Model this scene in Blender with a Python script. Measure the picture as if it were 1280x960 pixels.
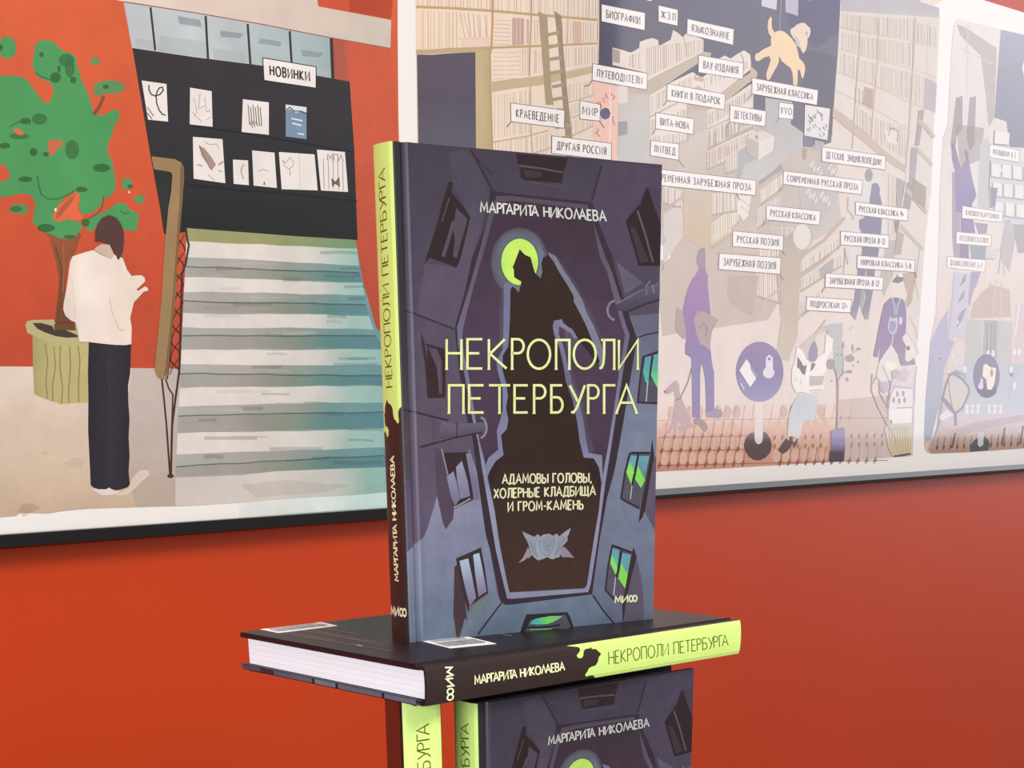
import bpy, bmesh, math, random
from mathutils import Vector, Matrix
from mathutils.geometry import tessellate_polygon
for o in list(bpy.data.objects): bpy.data.objects.remove(o)
C = bpy.context.scene.collection
SC = bpy.context.scene
random.seed(7)

# ------------------------------------------------------------------ camera
CZ = 1.12                                   # height of the camera above the floor
FPX, CX, CY, PITCH, ROLL = 1982.31, 687.42, 1247.09, -0.36701, -0.0036
_c, _s = math.cos(PITCH), math.sin(PITCH)
FWD = Vector((0, _c, _s)); _x = Vector((1, 0, 0)); _u = Vector((0, -_s, _c))
RGT = math.cos(ROLL)*_x + math.sin(ROLL)*_u
UPV = -math.sin(ROLL)*_x + math.cos(ROLL)*_u
EYE = Vector((0, 0, CZ))
cd = bpy.data.cameras.new('camera'); cam = bpy.data.objects.new('camera', cd); C.objects.link(cam)
cd.sensor_fit = 'HORIZONTAL'; cd.sensor_width = 36.0
cd.lens = FPX/1280*36.0
cd.shift_x = (640-CX)/1280; cd.shift_y = (CY-480)/1280
cd.clip_start = .05; cd.clip_end = 60
cam.matrix_world = Matrix.Translation(EYE) @ Matrix((RGT, UPV, -FWD)).transposed().to_4x4()
SC.camera = cam

# ------------------------------------------------------------------ world, lights, exposure
w = bpy.data.worlds.new('room_light'); SC.world = w; w.use_nodes = True
w.node_tree.nodes['Background'].inputs[0].default_value = (0.95, 0.93, 0.95, 1)
w.node_tree.nodes['Background'].inputs[1].default_value = 0.30
def area(name, loc, target, sx, sy, power, col):
    l = bpy.data.lights.new(name, 'AREA'); l.shape = 'RECTANGLE'; l.size = sx; l.size_y = sy
    l.energy = power; l.color = col
    o = bpy.data.objects.new(name, l); C.objects.link(o); o.location = loc
    o.rotation_euler = (Vector(target)-Vector(loc)).to_track_quat('-Z', 'Y').to_euler()
    return o
# daylight window in the side wall on the right, ceiling panels over the room, softer daylight from the left
WINDOW = area('window_light', (3.0, 2.95, CZ-0.13+0.70), (0.0, 2.95, CZ-0.13+0.70), 2.2, 1.4, 22, (0.95, 0.93, 1.0))
CEIL = area('ceiling_light', (0.9, -0.5, CZ+1.5), (0.1, 1.0, CZ-0.1), 1.2, 0.8, 38, (1.0, 0.96, 0.90))
LEFT = area('left_daylight', (-0.95, -1.6, CZ+0.15), (0.0, 1.0, CZ-0.1), 1.3, 1.2, 36, (0.88, 0.95, 1.0))
SC.view_settings.view_transform = 'Standard'; SC.view_settings.look = 'None'
SC.view_settings.gamma = 1.0; SC.view_settings.use_curve_mapping = False
SC.view_settings.exposure = 0.58
SC.cycles.transparent_max_bounces = 24

# ------------------------------------------------------------------ helpers
def lin(c):
    return tuple(((v/255)/12.92 if v/255 <= .04045 else ((v/255+.055)/1.055)**2.4) for v in c[:3])
def tag(o, label=None, cat=None, group=None, kind=None):
    if label: o['label'] = label
    if cat: o['category'] = cat
    if group: o['group'] = group
    if kind: o['kind'] = kind
    return o
def empty(name, M):
    o = bpy.data.objects.new(name, None); o.empty_display_size = .02; C.objects.link(o); o.matrix_world = M; return o
def link(name, me, mat=None, parent=None):
    o = bpy.data.objects.new(name, me); C.objects.link(o)
    if mat and not me.materials: me.materials.append(mat)
    if parent: o.parent = parent
    return o
def mesh_bm(name, bm, smooth=False):
    me = bpy.data.meshes.new(name); bmesh.ops.recalc_face_normals(bm, faces=bm.faces); bm.to_mesh(me); bm.free()
    if smooth:
        for p in me.polygons: p.use_smooth = True
    return me
def principled(name, col, rough=.5, spec=.5, coat=0, coatr=.1, noise=0, nscale=40, bump=0, bscale=200, metal=0):
    m = bpy.data.materials.new(name); m.use_nodes = True; nt = m.node_tree; b = nt.nodes['Principled BSDF']
    b.inputs['Roughness'].default_value = rough; b.inputs['Specular IOR Level'].default_value = spec
    b.inputs['Coat Weight'].default_value = coat; b.inputs['Coat Roughness'].default_value = coatr
    b.inputs['Metallic'].default_value = metal
    tc = nt.nodes.new('ShaderNodeTexCoord')
    if noise:
        n = nt.nodes.new('ShaderNodeTexNoise'); n.inputs['Scale'].default_value = nscale; n.inputs['Detail'].default_value = 5
        nt.links.new(tc.outputs['Object'], n.inputs['Vector'])
        mx = nt.nodes.new('ShaderNodeMix'); mx.data_type = 'RGBA'
        mx.inputs[6].default_value = (*[v*(1-noise) for v in col], 1); mx.inputs[7].default_value = (*[min(1, v*(1+noise)) for v in col], 1)
        nt.links.new(n.outputs['Fac'], mx.inputs[0]); nt.links.new(mx.outputs[2], b.inputs['Base Color'])
    else: b.inputs['Base Color'].default_value = (*col, 1)
    if bump:
        n2 = nt.nodes.new('ShaderNodeTexNoise'); n2.inputs['Scale'].default_value = bscale; n2.inputs['Detail'].default_value = 3
        nt.links.new(tc.outputs['Object'], n2.inputs['Vector'])
        bp = nt.nodes.new('ShaderNodeBump'); bp.inputs['Strength'].default_value = bump; bp.inputs['Distance'].default_value = .001
        nt.links.new(n2.outputs['Fac'], bp.inputs['Height']); nt.links.new(bp.outputs['Normal'], b.inputs['Normal'])
    return m
def printed(name, gain, rough, coat, coatr, wash, wscale, soft=False, spec=.3):
    """ink on paper: the colours are carried by the shapes themselves, a noise gives the brushed wash"""
    m = bpy.data.materials.new(name); m.use_nodes = True; nt = m.node_tree; b = nt.nodes['Principled BSDF']
    b.inputs['Roughness'].default_value = rough; b.inputs['Specular IOR Level'].default_value = spec
    b.inputs['Coat Weight'].default_value = coat; b.inputs['Coat Roughness'].default_value = coatr
    a = nt.nodes.new('ShaderNodeAttribute'); a.attribute_name = 'ink'
    tc = nt.nodes.new('ShaderNodeTexCoord')
    n = nt.nodes.new('ShaderNodeTexNoise'); n.inputs['Scale'].default_value = wscale; n.inputs['Detail'].default_value = 6; n.inputs['Roughness'].default_value = .65
    nt.links.new(tc.outputs['Object'], n.inputs['Vector'])
    mr = nt.nodes.new('ShaderNodeMapRange'); mr.inputs['From Min'].default_value = .3; mr.inputs['From Max'].default_value = .7
    mr.inputs['To Min'].default_value = gain*(1-wash); mr.inputs['To Max'].default_value = gain*(1+wash)
    nt.links.new(n.outputs['Fac'], mr.inputs['Value'])
    n3 = nt.nodes.new('ShaderNodeTexNoise'); n3.inputs['Scale'].default_value = wscale*.22; n3.inputs['Detail'].default_value = 3; n3.inputs['Distortion'].default_value = .8
    nt.links.new(tc.outputs['Object'], n3.inputs['Vector'])
    m3 = nt.nodes.new('ShaderNodeMath'); m3.operation = 'MULTIPLY_ADD'; m3.inputs[1].default_value = wash*1.6; m3.inputs[2].default_value = 1-wash*.8
    nt.links.new(n3.outputs['Fac'], m3.inputs[0])
    m4 = nt.nodes.new('ShaderNodeMath'); m4.operation = 'MULTIPLY'; nt.links.new(mr.outputs['Result'], m4.inputs[0]); nt.links.new(m3.outputs['Value'], m4.inputs[1])
    vm = nt.nodes.new('ShaderNodeVectorMath'); vm.operation = 'SCALE'
    nt.links.new(a.outputs['Color'], vm.inputs[0]); nt.links.new(m4.outputs['Value'], vm.inputs['Scale'])
    nt.links.new(vm.outputs['Vector'], b.inputs['Base Color'])
    if soft: nt.links.new(a.outputs['Alpha'], b.inputs['Alpha'])
    return m

# ------------------------------------------------------------------ flat print: shapes drawn in layers
EPS = 0.000012
class Art:
    def __init__(s): s.items = []; s.t = (0, 0, 1.0); s.gid = 0; s.hold = False
    def T(s, ox=0, oy=0, sc=1.0): s.t = (ox, oy, sc)
    def pts(s, t):
        if isinstance(t, str): t = [tuple(float(v) for v in p.split(',')) for p in t.split()]
        ox, oy, sc = s.t; return [(ox+x/sc, oy+y/sc) for x, y in t]
    def P(s, col, lay, t, a=1.0, grad=None):
        """col: rgb, or with grad='x'/'y' a list of (photo coordinate, rgb) stops"""
        s.gid += 1; s.items.append(('p', col, lay, s.pts(t), a, grad, s.gid))
    def S(s, col, lay, wd, t, a=1.0, closed=False):
        s.raw_stroke(col, lay, wd, s.pts(t), a, closed)
    def raw_stroke(s, col, lay, wd, p, a=1.0, closed=False):
        p = [q for i, q in enumerate(p) if i == 0 or math.dist(q, p[i-1]) > 1e-4]
        if closed and len(p) > 2: p = p+[p[0]]
        n = len(p)
        if n < 2: return
        if not s.hold: s.gid += 1
        L, R = [], []; h = wd/2
        for i in range(n):
            a0 = p[i-1] if i else (p[-2] if closed else None); b0 = p[i+1] if i < n-1 else (p[1] if closed else None)
            def nrm(u, v):
                d = math.dist(u, v) or 1e-6; return (-(v[1]-u[1])/d, (v[0]-u[0])/d)
            if a0 is None: m = nrm(p[i], b0); k = 1
            elif b0 is None: m = nrm(a0, p[i]); k = 1
            else:
                n1, n2 = nrm(a0, p[i]), nrm(p[i], b0); m = (n1[0]+n2[0], n1[1]+n2[1]); l = math.hypot(*m)
                if l < .35: m = n1; k = 1
                else: m = (m[0]/l, m[1]/l); k = min(2.2, 2/l)
            L.append((p[i][0]+m[0]*h*k, p[i][1]+m[1]*h*k)); R.append((p[i][0]-m[0]*h*k, p[i][1]-m[1]*h*k))
        for i in range(n-1): s.items.append(('q', col, lay, [L[i], L[i+1], R[i+1], R[i]], a, None, s.gid))
    def E(s, col, lay, cx, cy, rx, ry, a=1.0, n=28, rot=0, grad=None, a0=0, a1=360):
        ox, oy, sc = s.t; c, d = math.cos(math.radians(rot)), math.sin(math.radians(rot)); p = []
        for k in range(n):
            th = math.radians(a0+(a1-a0)*k/(n if a1-a0 >= 360 else n-1)); x, y = rx*math.cos(th), ry*math.sin(th)
            p.append((ox+(cx+x*c-y*d)/sc, oy+(cy+x*d+y*c)/sc))
        s.gid += 1; s.items.append(('p', col, lay, p, a, grad, s.gid))
    def ring(s, col, lay, wd, cx, cy, rx, ry, a=1.0, a0=0, a1=360, n=32):
        ox, oy, sc = s.t
        p = [(ox+(cx+rx*math.cos(math.radians(a0+(a1-a0)*k/n)))/sc, oy+(cy+ry*math.sin(math.radians(a0+(a1-a0)*k/n)))/sc) for k in range(n+1)]
        s.raw_stroke(col, lay, wd, p, a)
    def stripes(s, col, lay, wd, quad, n, a=1.0, jit=.35, slant=0):
        q = s.pts(quad); s.gid += 1; s.hold = True
        for k in range(n):
            u = (k+.5+random.uniform(-jit, jit))/n; v = min(1, max(0, u+slant*random.uniform(-1, 1)))
            p0 = (q[0][0]+(q[1][0]-q[0][0])*u, q[0][1]+(q[1][1]-q[0][1])*u)
            p1 = (q[3][0]+(q[2][0]-q[3][0])*v, q[3][1]+(q[2][1]-q[3][1])*v)
            s.raw_stroke(col, lay, wd*random.uniform(.6, 1.3), [p0, p1], a)
        s.hold = False
    def text(s, txt, col, lay, wd, bl, br, tr, tl, gap=.14, a=1.0, wide=1.0, kern=True):
        """strokes lettering stretched between baseline (bl-br) and cap line (tl-tr)"""
        q = s.pts([bl, br, tr, tl]); ad = []; tot = 0
        for i, ch in enumerate(txt):
            if kern and txt[i-1:i+1] in ('ГА', 'ТА', 'РА', 'УР', 'РУ', 'ΛА', 'КΛ') and i: tot -= gap+{'ГА': .12, 'ТА': .14, 'РА': .02, 'ΛА': .02}.get(txt[i-1:i+1], -.04)
            g = GL.get(ch, (.35, [])); ad.append((tot, g)); tot += g[0]*wide+gap
        tot -= gap; s.gid += 1; s.hold = True
        for x0, (gw, pls) in ad:
            for pl in pls:
                out = []
                for x, y in pl:
                    u = (x0+x*wide)/tot
                    bx = q[0][0]+(q[1][0]-q[0][0])*u; by = q[0][1]+(q[1][1]-q[0][1])*u
                    tx = q[3][0]+(q[2][0]-q[3][0])*u; ty = q[3][1]+(q[2][1]-q[3][1])*u
                    out.append((bx+(tx-bx)*y, by+(ty-by)*y))
                s.raw_stroke(col, lay, wd, out, a)
        s.hold = False
    def label(s, txt, TL, TR, BR, BL, lay=10, ink=(92, 74, 74), paper=(238, 230, 226), ptr=None, wd=.8, edge=.9):
        q = s.pts([TL, TR, BR, BL])
        t = s.t; s.T()
        s.raw_stroke(ink, lay, edge*2, q, .9, True)
        s.P(paper, lay+1, q)
        def L(u, v):
            a = (q[0][0]+(q[1][0]-q[0][0])*u, q[0][1]+(q[1][1]-q[0][1])*u); b = (q[3][0]+(q[2][0]-q[3][0])*u, q[3][1]+(q[2][1]-q[3][1])*u)
            return (a[0]+(b[0]-a[0])*v, a[1]+(b[1]-a[1])*v)
        m = min(.12, .30*math.dist(q[0], q[3])/math.dist(q[0], q[1]))
        s.text(txt, ink, lay+2, wd, L(m, .73), L(1-m, .73), L(1-m, .29), L(m, .29), gap=.40, kern=False)
        s.t = t
        if ptr: s.S(ink, lay, 1.0, ptr)
    def build(s, name, mp, lift, mat, parent, clip=None, cuts=(), soft=None):
        """mp: drawing -> surface coordinates, lift: surface -> 3D with a tiny height per layer"""
        # every shape gets the lowest free level above whatever it overlaps
        lev, cells, CS = {}, {}, 5.0
        groups = {}
        for it in s.items: groups.setdefault((it[2], it[6]), []).append(it)
        for key in sorted(groups):
            cs = set()
            for it in groups[key]:
                xs_ = [q[0] for q in it[3]]; ys_ = [q[1] for q in it[3]]
                for i in range(int(min(xs_)//CS), int(max(xs_)//CS)+1):
                    for j in range(int(min(ys_)//CS), int(max(ys_)//CS)+1): cs.add((i, j))
            l = 1+max((cells.get(c, 0) for c in cs), default=0); lev[key[1]] = l
            for c in cs: cells[c] = l
        for want in (None,):
            bm = bmesh.new(); cl = bm.verts.layers.float_color.new('ink'); ly = bm.verts.layers.float.new('lay')
            for kind, col, lay, p, al, grad, gid in s.items:
                lay = lev[gid]
                if want is not None and (al < .999) != want: continue
                if grad:
                    b2 = bmesh.new(); vs = [b2.verts.new((x, y, 0)) for x, y in p]
                    for t in tessellate_polygon([[Vector((x, y, 0)) for x, y in p]]): 
                        try: b2.faces.new([vs[i] for i in t])
                        except ValueError: pass
                    ax = 0 if grad == 'x' else 1
                    for st, _ in col:
                        co = [0, 0, 0]; co[ax] = st; no = [0, 0, 0]; no[ax] = 1
                        bmesh.ops.bisect_plane(b2, geom=b2.verts[:]+b2.edges[:]+b2.faces[:], plane_co=co, plane_no=no)
                    vm = {}
                    for v in b2.verts:
                        z = v.co[ax]; c = col[0][1]
                        for (s0, c0), (s1, c1) in zip(col, col[1:]):
                            if z >= s0: k = min(1, (z-s0)/(s1-s0)); c = tuple(c0[i]+(c1[i]-c0[i])*k for i in range(3))
                        m = mp(v.co.x, v.co.y); nv = bm.verts.new((m[0], m[1], 0)); nv[cl] = (*lin(c), al); nv[ly] = lay; vm[v] = nv
                    for f in b2.faces: bm.faces.new([vm[v] for v in f.verts])
                    b2.free(); continue
                c = (*lin(col), al); m = [mp(x, y) for x, y in p]
                vs = []
                for x, y in m:
                    v = bm.verts.new((x, y, 0)); v[cl] = c; v[ly] = lay; vs.append(v)
                tr = [(0, 1, 2), (0, 2, 3)] if kind == 'q' else tessellate_polygon([[Vector((x, y, 0)) for x, y in m]])
                for t in tr:
                    try: bm.faces.new([vs[i] for i in t])
                    except ValueError: pass
            if not bm.faces: bm.free(); continue
            if clip:
                for co, no in (((clip[0], 0, 0), (-1, 0, 0)), ((clip[1], 0, 0), (1, 0, 0)), ((0, clip[2], 0), (0, -1, 0)), ((0, clip[3], 0), (0, 1, 0))):
                    bmesh.ops.bisect_plane(bm, geom=bm.verts[:]+bm.edges[:]+bm.faces[:], plane_co=co, plane_no=no, clear_outer=True)
            for ax, val in cuts:
                co = [0, 0, 0]; co[ax] = val; no = [0, 0, 0]; no[ax] = 1
                bmesh.ops.bisect_plane(bm, geom=bm.verts[:]+bm.edges[:]+bm.faces[:], plane_co=co, plane_no=no)
            for v in bm.verts: v.co = Vector(lift(v.co.x, v.co.y, v[ly]*EPS))
            bmesh.ops.recalc_face_normals(bm, faces=bm.faces)
            me = bpy.data.meshes.new(name); bm.to_mesh(me); bm.free()
            o = link(soft[0] if want else name, me, soft[1] if want else mat, parent)
            if not want: main = o
        return main

# ------------------------------------------------------------------ stroke alphabet (cap height 1)
def arc(cx, cy, rx, ry, a0, a1, n=10):
    return [(cx+rx*math.cos(math.radians(a0+(a1-a0)*k/n)), cy+ry*math.sin(math.radians(a0+(a1-a0)*k/n))) for k in range(n+1)]
def ell(cx, cy, rx, ry, n=24): return arc(cx, cy, rx, ry, 0, 360, n)
GL = {
 'А': (.8, [[(0, 0), (.4, 1), (.8, 0)], [(.15, .36), (.65, .36)]]),
 'Б': (.6, [[(.56, 1), (0, 1), (0, 0), (.3, 0)]+arc(.3, .28, .28, .28, -90, 90)+[(.0, .56)]]),
 'В': (.56, [[(0, 0), (0, 1), (.28, 1)]+arc(.28, .77, .22, .23, 90, -90)+[(.0, .54)], [(.28, .54)]+arc(.28, .27, .27, .27, 90, -90)+[(0, 0)]]),
 'Г': (.5, [[(0, 0), (0, 1), (.5, 1)]]),
 'Д': (.8, [[(0, -.17), (0, 0), (.8, 0), (.8, -.17)], [(.1, 0), (.26, .9), (.28, 1), (.68, 1), (.68, 0)]]),
 'Е': (.5, [[(.5, 1), (0, 1), (0, 0), (.5, 0)], [(0, .52), (.4, .52)]]),
 'Ж': (.9, [[(.45, 0), (.45, 1)], [(0, 1), (.43, .52), (0, 0)], [(.9, 1), (.47, .52), (.9, 0)]]),
 'З': (.52, [[(0, .88)]+arc(.25, .77, .24, .23, 130, -80)+[(.2, .53)], [(.2, .53)]+arc(.25, .27, .27, .27, 80, -140)]),
 'И': (.7, [[(0, 1), (0, 0), (.7, 1), (.7, 0)]]),
 'К': (.62, [[(0, 0), (0, 1)], [(.56, 1), (.04, .5), (.62, 0)]]),
 'Л': (.68, [[(0, .0), (.1, .03), (.18, .16), (.22, .5), (.22, 1), (.68, 1), (.68, 0)], [(.08, 1), (.22, 1)]]),
 'Λ': (.72, [[(0, 0), (.36, 1), (.72, 0)]]),
 'М': (.86, [[(0, 0), (.08, 1), (.43, .25), (.78, 1), (.86, 0)]]),
 'Н': (.66, [[(0, 0), (0, 1)], [(.66, 0), (.66, 1)], [(0, .52), (.66, .52)]]),
 'О': (.86, [ell(.43, .5, .43, .51)]),
 'П': (.64, [[(0, 0), (0, 1), (.64, 1), (.64, 0)]]),
 'Р': (.52, [[(0, 0), (0, 1), (.26, 1)]+arc(.26, .76, .26, .24, 90, -90)+[(0, .52)]]),
 'С': (.7, [arc(.4, .5, .4, .51, 50, 310, 16)]),
 'Т': (.62, [[(0, 1), (.62, 1)], [(.31, 1), (.31, 0)]]),
 'У': (.66, [[(0, 1), (.35, .4)], [(.66, 1), (.3, .16), (.16, .0), (.06, .02)]]),
 'Ф': (.84, [[(.42, 0), (.42, 1)], ell(.42, .55, .42, .3)]),
 'Х': (.68, [[(0, 0), (.66, 1)], [(0, 1), (.68, 0)]]),
 'Ц': (.74, [[(0, 1), (0, 0), (.74, 0), (.74, -.2)], [(.64, 0), (.64, 1)]]),
 'Ч': (.58, [[(0, 1), (0, .6), (.1, .45), (.58, .45)], [(.58, 0), (.58, 1)]]),
 'Ш': (.92, [[(0, 1), (0, 0), (.92, 0), (.92, 1)], [(.46, 0), (.46, 1)]]),
 'Щ': (1.0, [[(0, 1), (0, 0), (1.0, 0), (1.0, -.2)], [(.45, 0), (.45, 1)], [(.9, 0), (.9, 1)]]),
 'Ы': (.84, [[(0, 1), (0, 0), (.26, 0)]+arc(.26, .27, .25, .27, -90, 90)+[(0, .54)], [(.84, 0), (.84, 1)]]),
 'Ь': (.52, [[(0, 1), (0, 0), (.26, 0)]+arc(.26, .27, .26, .27, -90, 90)+[(0, .54)]]),
 'Э': (.66, [arc(.26, .5, .4, .51, 130, -130, 16), [(.2, .52), (.64, .52)]]),
 'Ю': (1.05, [[(0, 0), (0, 1)], [(0, .5), (.25, .5)], ell(.65, .5, .4, .51)]),
 'Я': (.54, [[(.54, 0), (.54, 1), (.28, 1)]+arc(.28, .76, .26, .24, 90, 270)+[(.54, .52)], [(.26, .5), (0, 0)]]),
 '-': (.3, [[(0, .45), (.3, .45)]]), ',': (.12, [[(.1, .1), (.02, -.16)]]), '/': (.4, [[(0, -.1), (.4, 1.1)]]),
 '+': (.4, [[(0, .45), (.4, .45)], [(.2, .2), (.2, .7)]]),
 '0': (.5, [ell(.25, .5, .25, .5)]), '1': (.25, [[(0, .75), (.22, 1), (.22, 0)]]),
 '2': (.5, [arc(.25, .75, .24, .25, 160, -40)+[(0, 0), (.5, 0)]]), '3': (.5, [arc(.23, .76, .22, .24, 140, -90)+arc(.23, .26, .26, .26, 90, -140)]),
 '5': (.5, [[(.46, 1), (.06, 1), (.03, .55)]+arc(.22, .32, .27, .31, 110, -130)]), '7': (.5, [[(0, 1), (.5, 1), (.15, 0)]]),
 '8': (.5, [ell(.25, .76, .2, .23, 14), ell(.25, .27, .25, .27, 14)]), '9': (.5, [ell(.25, .7, .24, .29, 14), [(.49, .7), (.3, 0)]]),
 'V': (.66, [[(0, 1), (.33, 0), (.66, 1)]]),
 '∞': (1.15, [ell(.29, .5, .27, .46, 18), ell(.86, .5, .27, .46, 18)]),
 ' ': (.3, []),
}
# ------------------------------------------------------------------ geometry of the place (fitted from the photograph)
def ray(px, py): return FWD + RGT*((px-CX)/FPX) - UPV*((py-CY)/FPX)
def hit(px, py, p0, n):
    d = ray(px, py); return EYE + d*((p0-EYE).dot(n)/d.dot(n))
WY = 0.79648
WD = Vector((math.cos(WY), math.sin(WY), 0)); WN = Vector((math.sin(WY), -math.cos(WY), 0)); ZV = Vector((0, 0, 1))
WP = Vector((0, 1.6, CZ))                   # a point of the printed sheet's plane
MW = Matrix((WD, -WN, ZV)).transposed().to_4x4(); MW.translation = WP   # local x along the wall, y into it, z up
def sheet(px, py, off=0.0):
    q = hit(px, py, WP+WN*off, WN)-WP; return (q.dot(WD), q.dot(ZV))
HB, WB, TB = 0.217, 0.149, 0.0185           # book: height, width, thickness
def book_matrix(o, x, y, z):
    M = Matrix((x, y, z)).transposed().to_4x4(); M.translation = o; return M
def ab(yaw): return Vector((math.cos(yaw), math.sin(yaw), 0)), Vector((-math.sin(yaw), math.cos(yaw), 0))
LA_, LB_ = ab(0.75601); LO = Vector((-0.05555, 0.71382, CZ-0.11567))
M_LY = book_matrix(LO-ZV*TB, LB_, ZV, LA_)                    # lies on its front cover, spine towards us
SA_, SB_ = ab(0.58919); M_ST = book_matrix(Vector((-0.06788, 0.78326, LO.z)), SA_, SB_, ZV)
RA_, RB_ = ab(0.73573); RTOP = CZ-0.13876
M_LR = book_matrix(Vector((-0.03362, 0.74657, RTOP-HB)), RA_, RB_, ZV)
# the left of the two supporting books: its spine faces us, its covers run back and slightly to the left
_ph = math.radians(-8.75); TBL = LO.z-TB
M_LL = book_matrix(Vector((-0.0497, 0.7318, RTOP-HB)), Vector((math.sin(_ph), math.cos(_ph), 0)), Vector((-math.cos(_ph), math.sin(_ph), 0)), ZV)
def onz(px, py, z):
    d = ray(px, py); return EYE + d*((z-EYE.z)/d.z)

# ------------------------------------------------------------------ setting
M_wall = principled('red_wall_paint', lin((178, 54, 11)), rough=.40, spec=.32, noise=.05, nscale=6, bump=.12, bscale=300)
M_floor = principled('grey_floor', (.22, .20, .19), rough=.5, noise=.1, nscale=9)
def box(bm, x0, x1, y0, y1, z0, z1, M=None):
    vs = [bm.verts.new((x, y, z)) for x in (x0, x1) for y in (y0, y1) for z in (z0, z1)]
    for f in ((0, 1, 3, 2), (4, 6, 7, 5), (0, 4, 5, 1), (2, 3, 7, 6), (0, 2, 6, 4), (1, 5, 7, 3)): bm.faces.new([vs[i] for i in f])
    if M is not None:
        for v in vs: v.co = M @ v.co
    return vs
bm = bmesh.new(); box(bm, -2.3, 3.6, 0, .06, -CZ, 1.5)
wall = link('wall_back', mesh_bm('wall_back', bm), M_wall); wall.matrix_world = MW @ Matrix.Translation((0, .014, 0)); tag(wall, kind='structure')
bm = bmesh.new(); box(bm, -3.2, 4.2, -2.2, 6.0, -.05, 0)
fl = link('floor', mesh_bm('floor', bm), M_floor); tag(fl, kind='structure')

# table that carries the two standing books, just below the picture
tz = RTOP-HB
M_table = principled('table_top_grey', (.30, .27, .25), rough=.45, noise=.08, nscale=14)
tb = empty('table', Matrix.Translation((0.03, 0.90, 0)))
tag(tb, 'plain grey display table under the pair of upright books', 'table')
def rbox(name, dims, mat, parent, bev=.002):
    bm = bmesh.new(); box(bm, *dims)
    bmesh.ops.bevel(bm, geom=bm.edges[:], offset=bev, segments=2, affect='EDGES')
    return link(name, mesh_bm(name, bm), mat, parent)
rbox('table_top', (-.34, .34, -.22, .22, tz-.025, tz), M_table, tb, .004)
for sx in (-1, 1):
    for sy in (-1, 1):
        rbox('leg', (sx*.30-.018, sx*.30+.018, sy*.18-.018, sy*.18+.018, 0, tz-.025), M_table, tb)
# ------------------------------------------------------------------ the books: print of the front cover (traced on the upright one)
SN = -SB_                                                        # outward normal of its front cover
SO = M_ST.translation.copy()
def cov(px, py):
    q = hit(px, py, SO, SN)-SO; return (q.dot(SA_), q.dot(ZV))
cv = Art()
pu = (72, 63, 84); dk = (46, 33, 38); edge = (56, 43, 58); fig = (50, 34, 32)
cv.P([(170, (66, 57, 78)), (300, (74, 65, 88)), (450, (88, 77, 102)), (560, (94, 80, 106)), (700, (98, 86, 112)), (810, (92, 86, 108))], 0, "440,130 900,130 900,860 440,860", grad='y')
cv.P([(170, (50, 45, 54)), (420, (60, 52, 64)), (600, (84, 76, 94))], 1, "480,150 503,150 507,300 511,480 514,600 480,600", grad='y', a=.9)  # shade of the curved hinge strip, painted as a dark band fading downwards
# right wall: slate from the pipe down
cv.P([(385, (98, 96, 118)), (440, (106, 108, 130)), (540, (124, 130, 152)), (680, (116, 122, 144)), (780, (98, 106, 126))], 1,
     "787,395 840,390 840,800 765,800 740,745 745,670 768,590 779,528 790,460", grad='y')
cv.P((94, 86, 112), 2, "812,575 840,560 840,700 819,664 806,640 810,610")
# left wall: slate lower part with ragged shadow edge
cv.P([(560, (134, 132, 156)), (640, (136, 138, 162)), (700, (128, 132, 156)), (760, (112, 122, 144)), (805, (102, 116, 136))], 1,
     "490,700 508,691.6 530.6,669.7 536,655 541.6,637 546,619.7 550,637 553,652 557,662 561,655 566.6,648 567,637 592,624 588,600 583,566 587,562 596,590 607,668 613,690 622,745 632,760 598,800 490,830", grad='y')
cv.P([(744, (108, 122, 142)), (800, (96, 112, 132))], 1, "628,752 740,743 766,778 780,800 590,800 598,791", grad='y')
# upper left wall lighter plane
cv.P([(230, (76, 68, 90)), (330, (88, 78, 104)), (410, (90, 80, 106))], 1, "588,187 612,240 600,290 590,322 582,361 569,409 521,393 531,330 545,330 570,336 588,272 566,229 560,190", grad='y')
cv.P([(180, (74, 64, 88)), (250, (78, 68, 94))], 1, "752,203 840,207 840,240 808,234 782,276 795,320 798,332 826,331 826,345 804,354 775,330 765,320 748,279 741,250", grad='y')
# frame of the courtyard: dark border, light strip, sky
A_ = "612,238 640,242 740,253 748,279 765,320 774,357 779,372 787,397 796,424 790,460 779,528 770,578 759,621 749,677 741.6,731 740,743 640,755.6 631,756 625,751 613,690 607,668 596,590 591,550 584,525 574,465 569,416 569,407 582,361 590,322 603,290 613,262"
B_ = "620.5,245 640,245 734,256 742,279 756,320 765,341 776,376 781,397 787,419 783,440 779,462 771,512 763.5,560 757,600 752,637 745.5,684 738,731 735,740 640,748.5 633.6,748 620,690 611,637 603,590 597,551 590,523 580,466 572,430 571,409 587,357 600,310 610,270"
C_ = "626,252.5 640,251 731,261 741.5,279 749,320 759,341 768,376 774,397 781,419 778,440 774,462 767,512 759.5,560 752,600 748,637 740,684 733,731 730,735 637,740 634.5,731 625,684 618,637 609,590 599,551 594,523 585,466 580,445 577.5,420 579,409 592,357 606,310 616.5,270"
cv.P(edge, 2, A_)
cv.P([(240, (84, 74, 94)), (330, (96, 84, 110)), (420, (110, 102, 130)), (520, (128, 126, 150)), (650, (150, 150, 176)), (750, (138, 140, 164))], 3, B_, grad='y')
cv.P([(240, (58, 44, 58)), (330, (68, 52, 72)), (430, (76, 58, 86)), (560, (74, 56, 80)), (590, (62, 44, 54)), (640, (64, 44, 46)), (740, (70, 48, 44))], 4, C_, grad='y')
cv.S(edge, 3, 2.6, "588,187 600,208 611,229 617,241"); cv.S((60, 48, 64), 3, 1.4, "596,198 616,218")
cv.S(edge, 3, 2.2, "752.5,206 746,228 740,250")
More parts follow.
